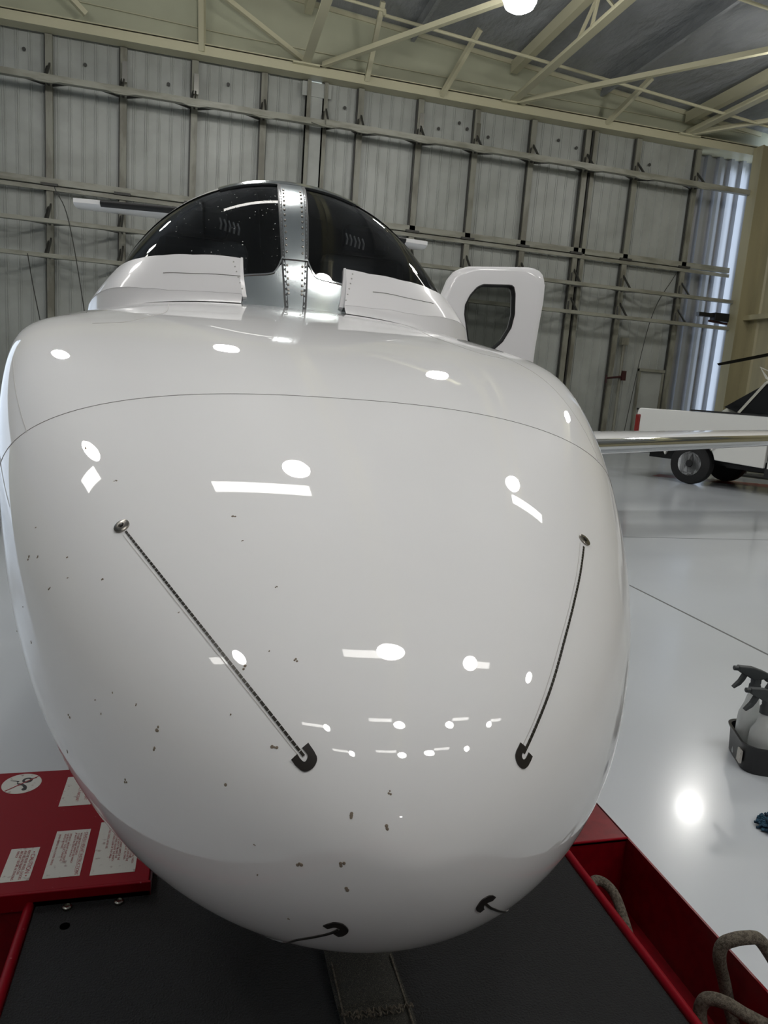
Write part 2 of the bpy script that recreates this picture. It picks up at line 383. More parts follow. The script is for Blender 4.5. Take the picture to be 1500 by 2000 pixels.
for (x0, x1, y, d), lw in zip(((-2,.7,4.95,.4),(-8.1,-6.6,6.3,.5),(7.1,9.3,6.25,.4),(.3,1.5,-1.15,.3),(-7.1,-5.9,-1.7,.35),(4.6,5.6,-1.5,.3),(.7,1.68,-4.45,.2),(3.93,4.9,-4.5,.2),(-3.3,-1.95,-5.2,.2),(6.85,8.0,-4.8,.2),(.8,1.88,-6.9,.2),(-2.1,-1.03,-7.2,.2),(3.35,4.2,-6.8,.2)), SW):
    t = thing('strip_light', 'lit strip light mirrored in the nose: '+lw, 'lamp', ((x0+x1)/2, y, 9.3), 0, 'strip lights mirrored in the nose')
    hx = (x1-x0)/2
    MB().box(-hx-.04, hx+.04, -d/2-.04, d/2+.04, .02, .1).build('tray', 'lamp_housing', t)
    MB().box(-hx, hx, -d/2, d/2, 0, .02).build('diffuser', 'strip_lens', t)
    MB().tube([(0,0,.1),(0,0,roof_z((x0+x1)/2)-9.3)], .01, 6).build('hanger', 'lamp_housing', t)

# floor marks
struct(MB().box(3.19, 3.21, -30, 19.5, 0, .0008).build('trim_7', 'joint'))
struct(MB().box(-21, 16.2, 6.2, 6.212, 0, .0007).build('trim_8', 'joint'))
mb = MB().add([(9.6, 13.0, .001), (9.1, 12.55, .001), (14.8, 8.9, .001), (15.6, 9.6, .001)], [(3,2,1,0)])
mb.add([(9.6, 13.0, 0), (9.1, 12.55, 0), (14.8, 8.9, 0), (15.6, 9.6, 0)], [(0,1,2,3)])
struct(mb.build('trim_9', 'red_line'))
NP = dict(W=0.8050, Lw=1.9345, pw=2.2619, qw=1.8649, z0=0.9450, ht=0.8548, Lt=2.5801, pt=1.4586, qt=1.7603, hb=0.4319, Lb=1.1630, pb=2.0773, qb=2.1862, zc1=0.6288, Lc=1.6193, nu=2.4902, nl=2.0308)
DP = dict(W=0.8593, Lw=0.4256, pw=2.0006, qw=1.9953, z0=1.4543, H=0.9638, Lh=0.8035, ph=2.0661, qh=1.3060, n=2.0731, s0=2.2177, dx=0.0417)
YAW = 0.0240
OFF = (-0.0466, -0.1124)
# places on the nose skin, as (distance aft of the tip, angle round the section)
FT = {
  'seamL': [(1.1769, 2.8808), (0.9879, 2.79), (0.7943, 2.6933)],
  'deckL': [(1.3702, 2.3528), (1.4005, 2.1834), (1.5837, 2.0419), (1.7467, 2.0368), (2.2356, 2.0944)],
  'divL': [(0.4226, 2.3464), (0.3354, 2.3018), (0.2629, 2.2674), (0.2021, 2.2407), (0.1507, 2.2204), (0.1072, 2.2069), (0.0706, 2.2032)],
  'divR': [(0.4167, 0.774), (0.3442, 0.8039), (0.274, 0.8369), (0.2006, 0.8651), (0.137, 0.8741), (0.0979, 0.8791), (0.0668, 0.8768)],
  'grvL': [(0.4172, 2.3633), (0.3322, 2.3197), (0.2614, 2.2865), (0.2017, 2.2611), (0.1512, 2.2427), (0.1083, 2.232), (0.0721, 2.2321)],
  'grvR': [(0.4203, 0.7977), (0.3392, 0.8279), (0.2702, 0.8599), (0.1975, 0.8914), (0.1344, 0.9055), (0.0961, 0.9098), (0.0684, 0.9175)],
  'UL_o': [(0.0791, 2.1232), (0.0669, 2.1325), (0.0611, 2.2039), (0.0613, 2.2798), (0.0673, 2.2982), (0.0728, 2.2929)],
  'UL_i': [(0.0771, 2.1789), (0.0704, 2.1796), (0.0672, 2.223), (0.0695, 2.2361), (0.0745, 2.232)],
  'UR_o': [(0.0741, 0.9458), (0.0639, 0.9431), (0.0577, 0.8812), (0.0564, 0.8058), (0.0605, 0.7759), (0.0683, 0.7871)],
  'UR_i': [(0.0726, 0.891), (0.0653, 0.887), (0.0627, 0.8555), (0.0645, 0.8365), (0.0696, 0.8392)],
  'LL_o': [(0.0374, 3.9137), (0.0301, 3.8982), (0.0267, 3.9628), (0.029, 4.0812), (0.0356, 4.1288), (0.0398, 4.1192)],
  'LL_i': [(0.0372, 3.9675), (0.0323, 3.9717), (0.0317, 4.023), (0.036, 4.056), (0.039, 4.0583)],
  'LR_o': [(0.029, -0.6063), (0.0236, -0.5814), (0.0204, -0.6613), (0.0223, -0.792), (0.0262, -0.8367), (0.0299, -0.8403)],
  'LR_i': [(0.029, -0.6585), (0.0265, -0.6872), (0.0258, -0.7298), (0.028, -0.7707), (0.0299, -0.7845)],
  'divLL': [(0.0327, 4.023), (0.041, 4.0455), (0.0563, 4.055), (0.0794, 4.0826), (0.1326, 4.1888)],
  'divLR': [(0.0251, -0.7081), (0.0327, -0.7511), (0.041, -0.7773), (0.0654, -0.8262)],
  'spk': [(0.5483, 2.762), (0.5202, 2.8864), (0.4988, 2.8157), (0.4427, 2.6489), (0.4132, 2.6921), (0.3667, 2.5331), (0.4971, 3.0915), (0.4318, 2.8233), (0.5932, 3.3161), (0.4511, 3.1367), (0.2406, 2.8305), (0.2618, 2.9431), (0.2062, 2.7744), (0.247, 2.9722), (0.3132, 3.1403), (0.3373, 3.3319), (0.196, 3.1437), (0.0901, 2.7734), (0.1648, 2.8997), (0.2592, 2.308), (0.1729, 2.0431), (0.1656, 2.1839), (0.1557, 1.9559), (0.1295, 2.3961), (0.0255, 2.2632), (0.0597, 3.1009), (0.0337, 3.1399), (0.0156, 3.0365), (0.0138, 3.4142), (0.0551, 3.787), (0.0593, 3.3308), (0.0323, 1.7793), (0.0143, 2.0062), (0.0869, 2.3273), (0.3926, 1.9495), (0.5396, 2.3091), (0.6608, 2.3931), (0.1704, 2.7871), (0.3409, 1.9545), (0.2537, 1.9051)],
}
# ------------------------------------------------------------------ the jet
def g_(s, L, p, q):
    u = 1-min(max(s/L, 0), 1); return max(1-abs(u)**p, 1e-9)**(1/q)
def spow(a, e): return math.copysign(abs(a)**e, a)
def nose(s, th, off=0.0):
    w = NP['W']*g_(s, NP['Lw'], NP['pw'], NP['qw'])
    zt = NP['z0']+NP['ht']*g_(s, NP['Lt'], NP['pt'], NP['qt']); zb = NP['z0']-NP['hb']*g_(s, NP['Lb'], NP['pb'], NP['qb'])
    zm = NP['z0']+NP['zc1']*(.5-.5*math.cos(PI*min(max(s/NP['Lc'], 0), 1)))
    zm = min(max(zm, zb+.02*(zt-zb)), zt-.02*(zt-zb))
    c, sn = math.cos(th), math.sin(th); n = NP['nu'] if sn > 0 else NP['nl']
    p = Vector((w*spow(c, 2/n), s, zm+((zt-zm) if sn > 0 else (zm-zb))*spow(sn, 2/n)))
    if off: p += off*normal(nose, s, th)
    return p
def dome(s, th, off=0.0):
    a = DP['W']*g_(s-DP['s0'], DP['Lw'], DP['pw'], DP['qw']); h = DP['H']*g_(s-DP['s0'], DP['Lh'], DP['ph'], DP['qh'])
    c, sn = math.cos(th), math.sin(th)
    p = Vector((DP['dx']+a*spow(c, 2/DP['n']), s, DP['z0']+h*abs(sn)**(2/DP['n'])))
    if off: p += off*normal(dome, s, th)
    return p
def normal(F, s, th):
    e = 2e-4; s = max(s, .004 if F is nose else DP['s0']+.002)
    a = F(s+e, th)-F(s-e, th); b = F(s, th+e)-F(s, th-e); n = a.cross(b)
    if n.length < 1e-12: return Vector((0,-1,0))
    n.normalize(); ctr = Vector((0, max(s, .3)+.6, 1.1))
    return n if n.dot(F(s, th)-ctr) > 0 else -n
def ribbon(F, path, width, off=.0006, thick=.0005, n=None, m=None, lateral=0.0):
    """a raised line along a path given on the skin F"""
    q = [Vector((a, b, 0)) for a, b in path]
    q = smooth_path(q, n or 8) if len(q) > 2 else [q[0].lerp(q[1], i/8) for i in range(9)]
    P = [F(v.x, v.y) for v in q]; N = [normal(F, v.x, v.y) for v in q]; m = m or MB(); rows = []
    for i, p in enumerate(P):
        t = (P[min(i+1, len(P)-1)]-P[max(i-1, 0)]).normalized(); sd = t.cross(N[i]).normalized()
        a = p+N[i]*off+sd*(lateral-width/2); b = p+N[i]*off+sd*(lateral+width/2)
        rows.append([a-N[i]*(thick+off), a+N[i]*thick, b+N[i]*thick, b-N[i]*(thick+off)])
    return m.grid(rows, close=True)
def ruled(F, A, B, nu, nv, off0, off1, thick, m=None):
    """closed plate between two curves on the skin, off0 at curve A and off1 at curve B"""
    a = resample([Vector((x, y, 0)) for x, y in A], nu); b = resample([Vector((x, y, 0)) for x, y in B], nu)
    top = []; bot = []
    for i in range(nu):
        rt = []; rb = []
        for j in range(nv):
            q = a[i].lerp(b[i], j/(nv-1)); o = off0+(off1-off0)*j/(nv-1)
            p = F(q.x, q.y); n = normal(F, q.x, q.y); rt.append(p+n*o); rb.append(p+n*(o-thick))
        top.append(rt); bot.append(rb)
    m = m or MB(); m.grid(top); m.grid(bot)
    edge = [(i, 0) for i in range(nu)]+[(nu-1, j) for j in range(1, nv)]+[(i, nv-1) for i in range(nu-2, -1, -1)]+[(0, j) for j in range(nv-2, 0, -1)]
    e = edge+edge[:1]; m.grid([[top[i][j] for i, j in e], [bot[i][j] for i, j in e]]); return m

jet = thing('business_jet', 'large white business jet, its blunt glossy nose filling the photo', 'airplane', (OFF[0], OFF[1], 0), -YAW)
SE = .8
def skin(ss, m=None, nt=192):
    return (m or MB()).grid([[nose(s, 2*PI*k/nt) for k in range(nt)] for s in ss], close=True)
ss = [.0004]+[SE*(i/90)**1.8 for i in range(2, 91)]
m = skin(ss); m.f.append(tuple(range(191, -1, -1)))
nose_cone = m.build('nose_cone', 'jet_paint', jet, smooth=True, angle=60)
ss = [SE+(3.2-SE)*(i/70) for i in range(71)]+[3.6, 4.2, 5, 6, 7, 8, 9]
body = skin(ss)
tail = []                                        # taper to the tail
for i in range(1, 13):
    t = i/12; k = 1-.82*t**1.4; row = []
    for j in range(192):
        p = nose(9, 2*PI*j/192); row.append(Vector((p.x*k, 9+4.2*t, 1.75+(p.z-1.2)*k*.9-.35*(1-k)*.2)) if 0 else Vector((p.x*k, 9+4.2*t, (1.75+(p.z-1.75)*k))))
    tail.append(row)
body.grid([[nose(9, 2*PI*j/192) for j in range(192)]]+tail, close=True)
fus = body.build('fuselage', 'jet_paint', jet, smooth=True, angle=60)
# closed panel seams and access panel outlines
m = ribbon(nose, [(SE, math.radians(-80+i*10)) for i in range(35)], .0015, .0004, .0003, 4)
m.build('panel_seam', 'seam', fus)
sl = ribbon(nose, FT['seamL'], .0018, .0004, .0003)
sl = ribbon(nose, [(s, PI-t) for s, t in FT['seamL']], .0018, .0004, .0003, m=sl)
sl = ribbon(nose, [(1.37, 2.353), (1.40, 2.183), (1.56, 2.06), (1.62, 2.037), (1.75, 2.037), (2.15, 2.07)], .0018, .0004, .0003, m=sl)
sl = ribbon(nose, [(1.37, .789), (1.40, .958), (1.56, 1.08), (1.62, 1.105), (1.75, 1.105), (2.15, 1.07)], .0018, .0004, .0003, m=sl)
sl = ribbon(nose, [(1.5, .86), (1.393, .762), (1.22, .609), (.955, .48), (.81, .42)], .0018, .0004, .0003, m=sl)
sl.build('access_panel_seam', 'seam_light', fus)
# lightning diverter strips: segmented dark dashes in a clear band, a button at the far end, a black sealant shoe at the near end
def diverter(path, groove, button):
    q = smooth_path([Vector((a, b, 0)) for a, b in path], 60); P = [nose(v.x, v.y) for v in q]
    m = MB(); L = 0; last = P[0]; i = 1; seg = []
    for i in range(1, len(P)):
        seg.append(q[i]); L += (P[i]-P[i-1]).length
        if L > .0075:
            if len(seg) > 1: ribbon(nose, [(seg[0].x, seg[0].y), (seg[-1].x, seg[-1].y)], .0035, .0006, .0006, m=m)
            seg = []; L = 0
    d = m.build('diverter_strip', 'diverter', nose_cone)
    ribbon(nose, groove, .0011, .0003, .0002).build('strip_edge', 'seam_light', d)
    if button:
        n = normal(nose, *button); p = nose(*button)
        b = MB().lathe([(.0125, -.001), (.0125, .0025), (.010, .0035), (.0045, .0035), (.0045, .0015), (.0, .0015)], p, 20, n).build('diverter_button', 'steel_button', nose_cone, smooth=True)
        MB().lathe([(.0035, .0015), (.0035, .0045), (0, .005)], p, 8, n).build('screw', 'black_sealant', b)
diverter(FT['divL'], FT['grvL'], (.434, 2.3525)); diverter(FT['divR'], FT['grvR'], (.434, .768))
def lowdiv(path):
    ribbon(nose, path, .0035, .0006, .0006).build('diverter_strip', 'diverter', nose_cone)
lowdiv(FT['divLL'] + [(.24, 4.19), (.36, 4.16)]); lowdiv(FT['divLR'] + [(.13, -.905), (.24, -.91), (.36, -.9)])
for k in ('UL', 'UR', 'LL', 'LR'):
    def sm(pts):                                  # smooth the outline in space by interpolating the chart points
        return [(v.x, v.y) for v in smooth_path([Vector((a, b, 0)) for a, b in pts], 6)]
    ruled(nose, sm(FT[k+'_o']), sm(FT[k+'_i']), 26, 3, .0014, .0014, .0016).build('diverter_shoe', 'black_sealant', nose_cone, smooth=True)
# insects stuck on the paint
m = MB(); rb = random.Random(3)
for s, t in FT['spk']:
    if t > 3.6 and s > .5: continue
    n = normal(nose, s, t); p = nose(s, t); r = rb.choice((.0012, .0016, .0022, .003)) if s > .03 else .0032
    for _ in range(3):
        a = n.orthogonal().normalized(); b = n.cross(a); c = p+a*rb.uniform(-1, 1)*r+b*rb.uniform(-1, 1)*r
        m.lathe([(r*rb.uniform(.5, .9), -.0004), (r*rb.uniform(.3, .7), .0005), (0, .0008)], c, 7, n)
o = m.build('bug_splatter', 'bug_dirt', nose_cone); o['kind'] = 'stuff'

# windshield
s0 = DP['s0']
def dgrid(sv, tv, off, thick=.006):
    m = MB(); A = [[dome(s, t, off) for t in tv] for s in sv]; B = [[dome(s, t, off-thick) for t in tv] for s in sv]
    m.grid(A); m.grid(B); return m
def srow(a, b, n): return [a+(b-a)*(i/n) for i in range(n+1)]
TL, TR = 1.628, 1.535
sv = [s0+.0015]+[s0+(2.80-s0)*(i/40)**1.7 for i in range(1, 41)]
def roof_s(t): return 2.80+.10*abs(math.cos(t))**1.5
def pane(t0, t1, name):
    A = [(s0+.002, t0+(t1-t0)*i/50) for i in range(51)]; B = [(roof_s(t0+(t1-t0)*i/50), t0+(t1-t0)*i/50) for i in range(51)]
    m = MB(); rows = []
    for i in range(51):
        t = t0+(t1-t0)*i/50
        rows.append([dome(s0+.002+(roof_s(t)-s0-.002)*(j/40)**1.8, t) for j in range(41)])
    m.grid(rows)
    return m.build(name, 'windshield', jet, smooth=True, angle=80, label='left half of the wraparound windshield' if t0 > 1.57 else 'right half of the wraparound windshield')
wl = pane(TL, PI-.005, 'windshield_pane')
m = MB(); rb = random.Random(9)
for _ in range(110):
    t = TL+.03+.55*rb.random()**1.3; s = 2.40+(2.76-2.40)*rb.random(); n = normal(dome, s, t); r = rb.choice((.0009, .0012, .0016, .0024))
    m.lathe([(r, 0), (r*.6, .0006), (0, .0008)], dome(s, t, .0004), 7, n)
dd = m.build('dust_specks', 'dust', wl); dd['kind'] = 'stuff'
wr = pane(.005, TR, 'windshield_pane')
# roof skin from the top of the glass to the tail
rows = []; tv = [PI*i/96 for i in range(97)]
for k in range(30):
    row = []
    for t in tv:
        a = roof_s(t)-.012; s = a+(3.5-a)*(k/29)
        row.append(dome(s, t, .004))
    rows.append(row)
rows.append([dome(3.5, t, .004)+Vector((0, 5.5, 0)) for t in tv])
for i in range(1, 9): rows.append([Vector((DP['dx']+(dome(3.5, t).x-DP['dx'])*(1-.1*i), 9+.5*i, 1.7+(dome(3.5, t).z-1.7)*(1-.05*i))) for t in tv])
MB().grid(rows).build('cabin_roof', 'jet_paint', jet, smooth=True, angle=60)
# metal centre post with rivets, and the two lower frames
pst = ruled(dome, [(s0+.06+(2.80-s0-.06)*(i/24)**1.6, TL+.013) for i in range(25)], [(s0+.06+(2.80-s0-.06)*(i/24)**1.6, TR-.013) for i in range(25)], 60, 4, .008, .008, .012).build('centre_post', 'polished', jet, smooth=True)
MB().grid([[dome(2.795+.03*j, t, .0085) for t in srow(1.2, 1.95, 24)] for j in range(3)]).build('post_cap', 'polished', pst, smooth=True)
m = MB()
for s in [2.345+(2.72-2.345)*(i/19)**1.35 for i in range(20)]:
    for t in (TL-.006, TR+.008):
        m.lathe([(.0052, 0), (.0045, .003), (0, .004)], dome(s, t, .008), 8, normal(dome, s, t))
m.build('rivets', 'steel_button', pst, smooth=True)
ribbon(dome, [(2.423, TL+.02), (2.423, 1.58), (2.423, TR-.02)], .006, .010, .003).build('post_joint', 'polished', pst)
for t0, t1, in ((TL+.013, 2.02), (TR-.013, 1.16)):
    k = (t1-t0)
    lo = [(s0+.05, t0+k*i/12) for i in range(13)]
    hi = [(2.385+(.030*(1-i/2) if i < 2 else 0), t0+k*i/12) for i in range(13)]
    ruled(dome, lo, hi, 30, 6, .005, .004, .007).build('lower_frame', 'polished', jet, smooth=True)
    ribbon(dome, [(2.43, t0), (2.398, t0+k*.10), (2.386, t0+k*.22), (2.385, t0+k*.6), (2.385, t1)], .006, .006, .002).build('frame_lip', 'chrome', jet)
    ribbon(dome, [(s0+.06, t0), (2.32, t0), (2.42, t0), (2.5, t0), (2.62, t0), (2.74, t0), (2.79, t0+k*.02), (2.797, t0+k*.3), (2.80, t0+k*.8)], .016, .005, .003).build('window_gasket', 'gasket', jet, smooth=True)
# inner frames of the curved side glass
for sg in (1, -1):
    f = lambda t: t if sg > 0 else PI-t
    ribbon(dome, [(2.795, f(1.25)), (2.79, f(1.0)), (2.775, f(.75)), (2.74, f(.55)), (2.68, f(.42)), (2.58, f(.33))], .03, -.02, .004).build('side_window_frame', 'cockpit_trim', jet, smooth=True)
# bleed air fairings at the foot of the glass
def deck_z(x, y):
    w = NP['W']*g_(y, NP['Lw'], NP['pw'], NP['qw']); zt = NP['z0']+NP['ht']*g_(y, NP['Lt'], NP['pt'], NP['qt'])
    zm = NP['z0']+NP['zc1']*(.5-.5*math.cos(PI*min(y/NP['Lc'], 1))); zm = min(zm, zt-.02)
    return zm+(zt-zm)*max(0, 1-min(1, abs(x)/w)**NP['nu'])**(1/NP['nu'])
def fairing(top, bot, inner):
    f = ruled(dome, top, bot, 40, 8, .016, .042, .02).build('bleed_air_fairing', 'fairing_paint', jet, smooth=True, angle=50)
    bq = resample([Vector((x, y, 0)) for x, y in bot], 40); rows = [[], [], [], []]
    for i, q in enumerate(bq):
        p = dome(q.x, q.y, .042); n = normal(dome, q.x, q.y); hn = Vector((n.x, n.y, 0)).normalized()
        e = p+hn*.035; zd = deck_z(e.x, e.y); zd2 = deck_z(e.x-hn.x*.06, e.y-hn.y*.06)
        rows[0].append(dome(q.x, q.y, .0405)); rows[1].append(Vector(((p.x+e.x)/2-hn.x*.005, (p.y+e.y)/2-hn.y*.005, zd+(p.z-zd)*.45)))
        rows[2].append(Vector((e.x, e.y, zd+.003))); rows[3].append(Vector((e.x-hn.x*.06, e.y-hn.y*.06, zd2-.01)))
    MB().grid(rows).build('fairing_flange', 'fairing_paint', f, smooth=True, angle=70)
    mid = [(top[i][0]*.45+bot[i][0]*.55, top[i][1]*.45+bot[i][1]*.55) for i in range(len(top))]
    n = len(mid); mm = mid[:4] if inner else mid[1:5]
    ribbon(dome, mm, .0022, .0315, .0006).build('fairing_seam', 'seam', f)
    e = (top[0], bot[0])
    tdir = 1 if top[0][1] < 1.57 else -1
    ruled(dome, [top[0], bot[0]], [(top[0][0], top[0][1]+tdir*.012), (bot[0][0], bot[0][1]+tdir*.03)], 8, 3, .022, .018, .024).build('end_cap', 'fairing_paint', f, smooth=True)
    m = MB()
    for i in range(6):
        s = top[0][0]+(bot[0][0]-top[0][0])*(i+.7)/6.5; t = top[0][1]-tdir*.045
        m.lathe([(.0035, 0), (.003, .0015), (0, .002)], dome(s, t, .020+.022*(i+.7)/6.5), 8, normal(dome, s, t))
    m.build('fairing_screws', 'seam_light', f)
FLt = [(2.4228, 1.872), (2.4347, 1.9563), (2.4599, 2.1204), (2.50, 2.28), (2.545, 2.40), (2.60, 2.51), (2.66, 2.62), (2.72, 2.72)]
FLb = [(2.3372, 1.93), (2.3479, 2.0749), (2.3657, 2.2319), (2.39, 2.36), (2.43, 2.48), (2.49, 2.59), (2.56, 2.70), (2.63, 2.80)]
fairing(FLt, FLb, True)
FRt = [(PI-0, 0)]
fairing([(2.4218, 1.3025), (2.4328, 1.1553), (2.4668, .9611), (2.50, .85), (2.535, .75), (2.59, .64), (2.65, .54), (2.72, .44)],
        [(2.3324, 1.2565), (2.346, 1.0656), (2.3753, .8509), (2.40, .74), (2.4226, .6837), (2.48, .57), (2.55, .47), (2.63, .37)], False)
# cockpit inside
m = MB(); rows = []
for i in range(26):
    s = 2.36+(3.35-2.36)*i/25; row = []
    lim = .35 if s < 2.5 else .25
    for j in range(41):
        t = .30+(PI-.6)*j/40; p = nose(s, t, .012)
        # keep the shelf inside the glass
        a = DP['W']*g_(s-s0, DP['Lw'], DP['pw'], DP['qw'])
        h = DP['H']*g_(s-s0, DP['Lh'], DP['ph'], DP['qh'])
        zr = min(1, max(0, (p.z-DP['z0'])/h)); xm = a*(1-zr**DP['n'])**(1/DP['n'])*.97
        p.x = min(max(p.x, DP['dx']-xm), DP['dx']+xm); row.append(p)
    rows.append(row)
m.grid(rows).build('glareshield', 'cockpit_black', jet, smooth=True)
m = MB()
for sx in (-.34, .42):
    rows = []
    for k in range(13):
        z = 1.80+.10*k/12; w_ = .30*(1-(k/12)**4*.3)
        rows.append([(sx+w_*math.cos(a), 2.52+.10*math.sin(a)*1.0+.12, z-.16+.05*math.sin(PI*k/12)) for a in [PI+PI*i/12 for i in range(13)]])
    m.grid(rows)
m.build('instrument_hood', 'cockpit_black', jet, smooth=True)
for sx in (-.36, .44):
    st = MB()
    st.box(sx-.22, sx+.22, 3.02, 3.14, 1.75, 2.14).build('pilot_seat', 'cockpit_black', jet, bevel=.05)
    MB().box(sx-.12, sx+.12, 3.0, 3.08, 2.14, 2.28).build('headrest', 'cockpit_black', jet, bevel=.03)
m = MB()
m.grid([[dome(3.4-.0*k, t)*(1) if k == 0 else Vector((DP['dx'], 3.4, 1.5)) for t in tv] for k in range(2)])
m.build('cockpit_bulkhead', 'cockpit_grey', jet)
m = MB().grid([[dome(2.86+.54*k/8, t, -.03) for t in srow(.25, PI-.25, 40)] for k in range(9)])
m.build('headliner', 'cockpit_grey', jet, smooth=True)
for sx, dz in ((.30, 0), (-.28, 0)):
    m = MB()
    for k in range(5): m.tube([(sx+.02*k, 2.80, 2.19-.004*k), (sx+.008+.02*k, 2.79, 2.165-.004*k), (sx+.004+.02*k, 2.79, 2.14-.004*k)], .005, 6)
    m.build('air_vent', 'cockpit_trim', jet)

# crew door swung forward, seen face on, with its window
DY = 3.30
outl = [(.80,.9),(.80,1.60),(.92,1.84),(1.05,2.06),(1.085,2.15),(1.13,2.205),(1.20,2.235),(1.60,2.275),(1.665,2.268),(1.70,2.235),(1.712,2.18),(1.705,2.08),(1.685,1.95),(1.665,1.80),(1.65,1.60),(1.64,.9)]
hole = [(1.19,1.95),(1.192,2.005),(1.22,2.065),(1.262,2.115),(1.30,2.135),(1.48,2.150),(1.497,2.14),(1.507,2.10),(1.508,1.98),(1.49,1.90),(1.44,1.815),(1.36,1.74),(1.28,1.74),(1.22,1.80)]
def yb(z): return DY+.10*max(0, z-1.3)**2*1.1
NP_ = 90
cx_, cz_ = 1.35, 1.95
def closed(pts): return resample([Vector((x, 0, z)) for x, z in pts+pts[:1]], NP_+1)[:NP_]
def polar(pts, n=NP_):                             # sample an outline by angle round the window centre
    P2 = [Vector((x-cx_, z-cz_)) for x, z in pts]; res = []
    for k in range(n):
        a = 2*PI*k/n; d = Vector((math.cos(a), math.sin(a))); best = None
        for i in range(len(P2)):
            p, q = P2[i], P2[(i+1) % len(P2)]; e = q-p; den = d.x*e.y-d.y*e.x
            if abs(den) < 1e-9: continue
            t = (p.x*e.y-p.y*e.x)/den; u = (p.x*d.y-p.y*d.x)/den
            if t > 0 and -1e-6 <= u <= 1+1e-6: best = t if best is None else max(best, t)
        res.append(Vector((cx_+d.x*best, cz_+d.y*best)))
    return res
O_, H_ = polar(outl), polar(hole)
front = []; backr = []
for k in range(9):
    f = k/8; front.append([Vector((h.x+(o.x-h.x)*f, yb(h.y+(o.y-h.y)*f)+(.012 if k in (8,) else 0), h.y+(o.y-h.y)*f)) for h, o in zip(H_, O_)])
    backr.append([v+Vector((0, .06-(.02 if k == 8 else 0), 0)) for v in front[-1]])
m = MB().grid(front, close=True); m.grid(backr, close=True); m.grid([front[0], backr[0]], close=True); m.grid([front[-1], backr[-1]], close=True)
R0 = Matrix.Rotation(YAW, 4, 'Z')
# the door outline was taken in hangar axes: bring it into the jet's own axes
def tojet(m_): m_.v = [tuple(R0 @ (Vector(v)-Vector((OFF[0], OFF[1], 0)))) for v in m_.v]; return m_
cd = tojet(m).build('cabin_door', 'fairing_paint', jet, smooth=True, angle=50)
gk = MB().grid([[Vector((cx_+(p.x-cx_)*k, yb(p.y)+dy, cz_+(p.y-cz_)*k)) for p in H_] for k, dy in ((1.03, -.003), (1.0, -.006), (.965, .004), (.95, .03))], close=True)
tojet(gk).build('window_seal', 'rubber', cd, smooth=True)
wp = MB(); wp.add([Vector((cx_+(p.x-cx_)*.96, yb(p.y)+.03, cz_+(p.y-cz_)*.96)) for p in H_], [tuple(range(NP_))])
tojet(wp).build('door_window', 'clear_pane', cd)
m = MB().tube([(.86, DY+.02, 1.2), (.80, DY+.05, 1.2), (.74, DY+.1, 1.2)], .02, 8).tube([(.86, DY+.02, 1.6), (.80, DY+.05, 1.6), (.74, DY+.1, 1.6)], .02, 8)
tojet(m).build('door_hinge', 'silver', cd)

# wings: white skin with a bright metal leading edge
def airfoil(n=26):
    pts = []
    for i in range(n+1):
        x = (1-math.cos(PI*i/n))/2; y = .6*(.2969*math.sqrt(x)-.126*x-.3516*x*x+.2843*x**3-.1015*x**4)*10/ .6/5
        pts.append((x, y*.5))
    return pts
AF = airfoil()
def foil_rows(stations, f0, f1, grow=0.0):
    rows = []
    for X, Y, Z, ch, th in stations:
        up_ = [(x, y) for x, y in AF if f0-1e-6 <= x <= f1+1e-6]
        loop = [(x, y) for x, y in reversed(up_)]+[(x, -y*1.1) for x, y in up_]
        rows.append([Vector((X, Y+x*ch-grow, Z+y*th*5*(1+grow*3))) for x, y in loop])
    return rows
def wing(sg):
    st = [(sg*x, 6.2+(x-3.9)*.27+.1, 1.03+(x-3.9)*.054, 2.0-(x-.5)*.13, .235-.0165*(x-3.9)) for x in (.4, 2, 3.5, 5, 6.5, 8)]
    w_ = MB().grid(foil_rows(st, .05, 1.0)).build('wing', 'jet_paint', jet, smooth=True, angle=60)
    MB().grid(foil_rows(st, 0, .068, .004)).build('leading_edge', 'chrome', w_, smooth=True, angle=60, label='polished metal leading edge')
    return w_
for i in range(1):
    wing(1); wing(-1)
# T-tail, fin, engines and undercarriage
m = MB().grid([[Vector((x*.12*(1-k*.02), 11.0+1.9*u+1.9*(1-k/10)*.0+.9*k/10-0.9, 2.0+1.9*k/10)) for u, x in ((0,0),(.1,.6),(.4,1),(1,0),(.4,-1),(.1,-.6))] for k in range(11)], close=True)
m.build('tail_fin', 'jet_paint', jet, smooth=True)
def tz(x): return 3.84
xm = .27
st = [(xm+sg_*v, 11.15+v*.16, 3.93, 1.15-v*.16, .11) for sg_, v in ((-1, 2.82), (-1, 2.6), (-1, 1.2), (1, .01), (1, 1.2), (1, 2.6), (1, 2.82))]
tp = MB().grid(foil_rows(st, .03, 1)).build('tailplane', 'jet_paint', jet, smooth=True, angle=60)
for a_, b_ in ((0, 0), (1, 1)):
    seg = [(xm+(-1 if a_ == 0 else 1)*v, 11.15+v*.16, 3.93, 1.15-v*.16, .11) for v in (.1, 1.2, 2.42)]
    MB().grid(foil_rows(seg, 0, .16, .012)).build('deice_boot', 'rubber', tp, smooth=True, label='black rubber boot on the tailplane edge')
for sg in (-1, 1):
    MB().lathe([(.26, 0), (.31, .05), (.34, .4), (.33, 1.3), (.24, 1.9), (.2, 1.95), (0, 1.5)], (sg*1.15+.1, 8.9, 1.95), 28, (0,1,0)).build('engine', 'jet_paint', jet, smooth=True)
    MB().tube([(sg*1.9, 7.0, .95), (sg*1.9, 7.05, .3)], .05, 10).build('main_strut', 'silver', jet)
    MB().lathe([(.1, -.09), (.26, -.09), (.28, -.05), (.28, .05), (.26, .09), (.1, .09)], (sg*1.9, 7.05, .28), 28, (1,0,0)).build('main_wheel', 'tyre', jet, smooth=True)
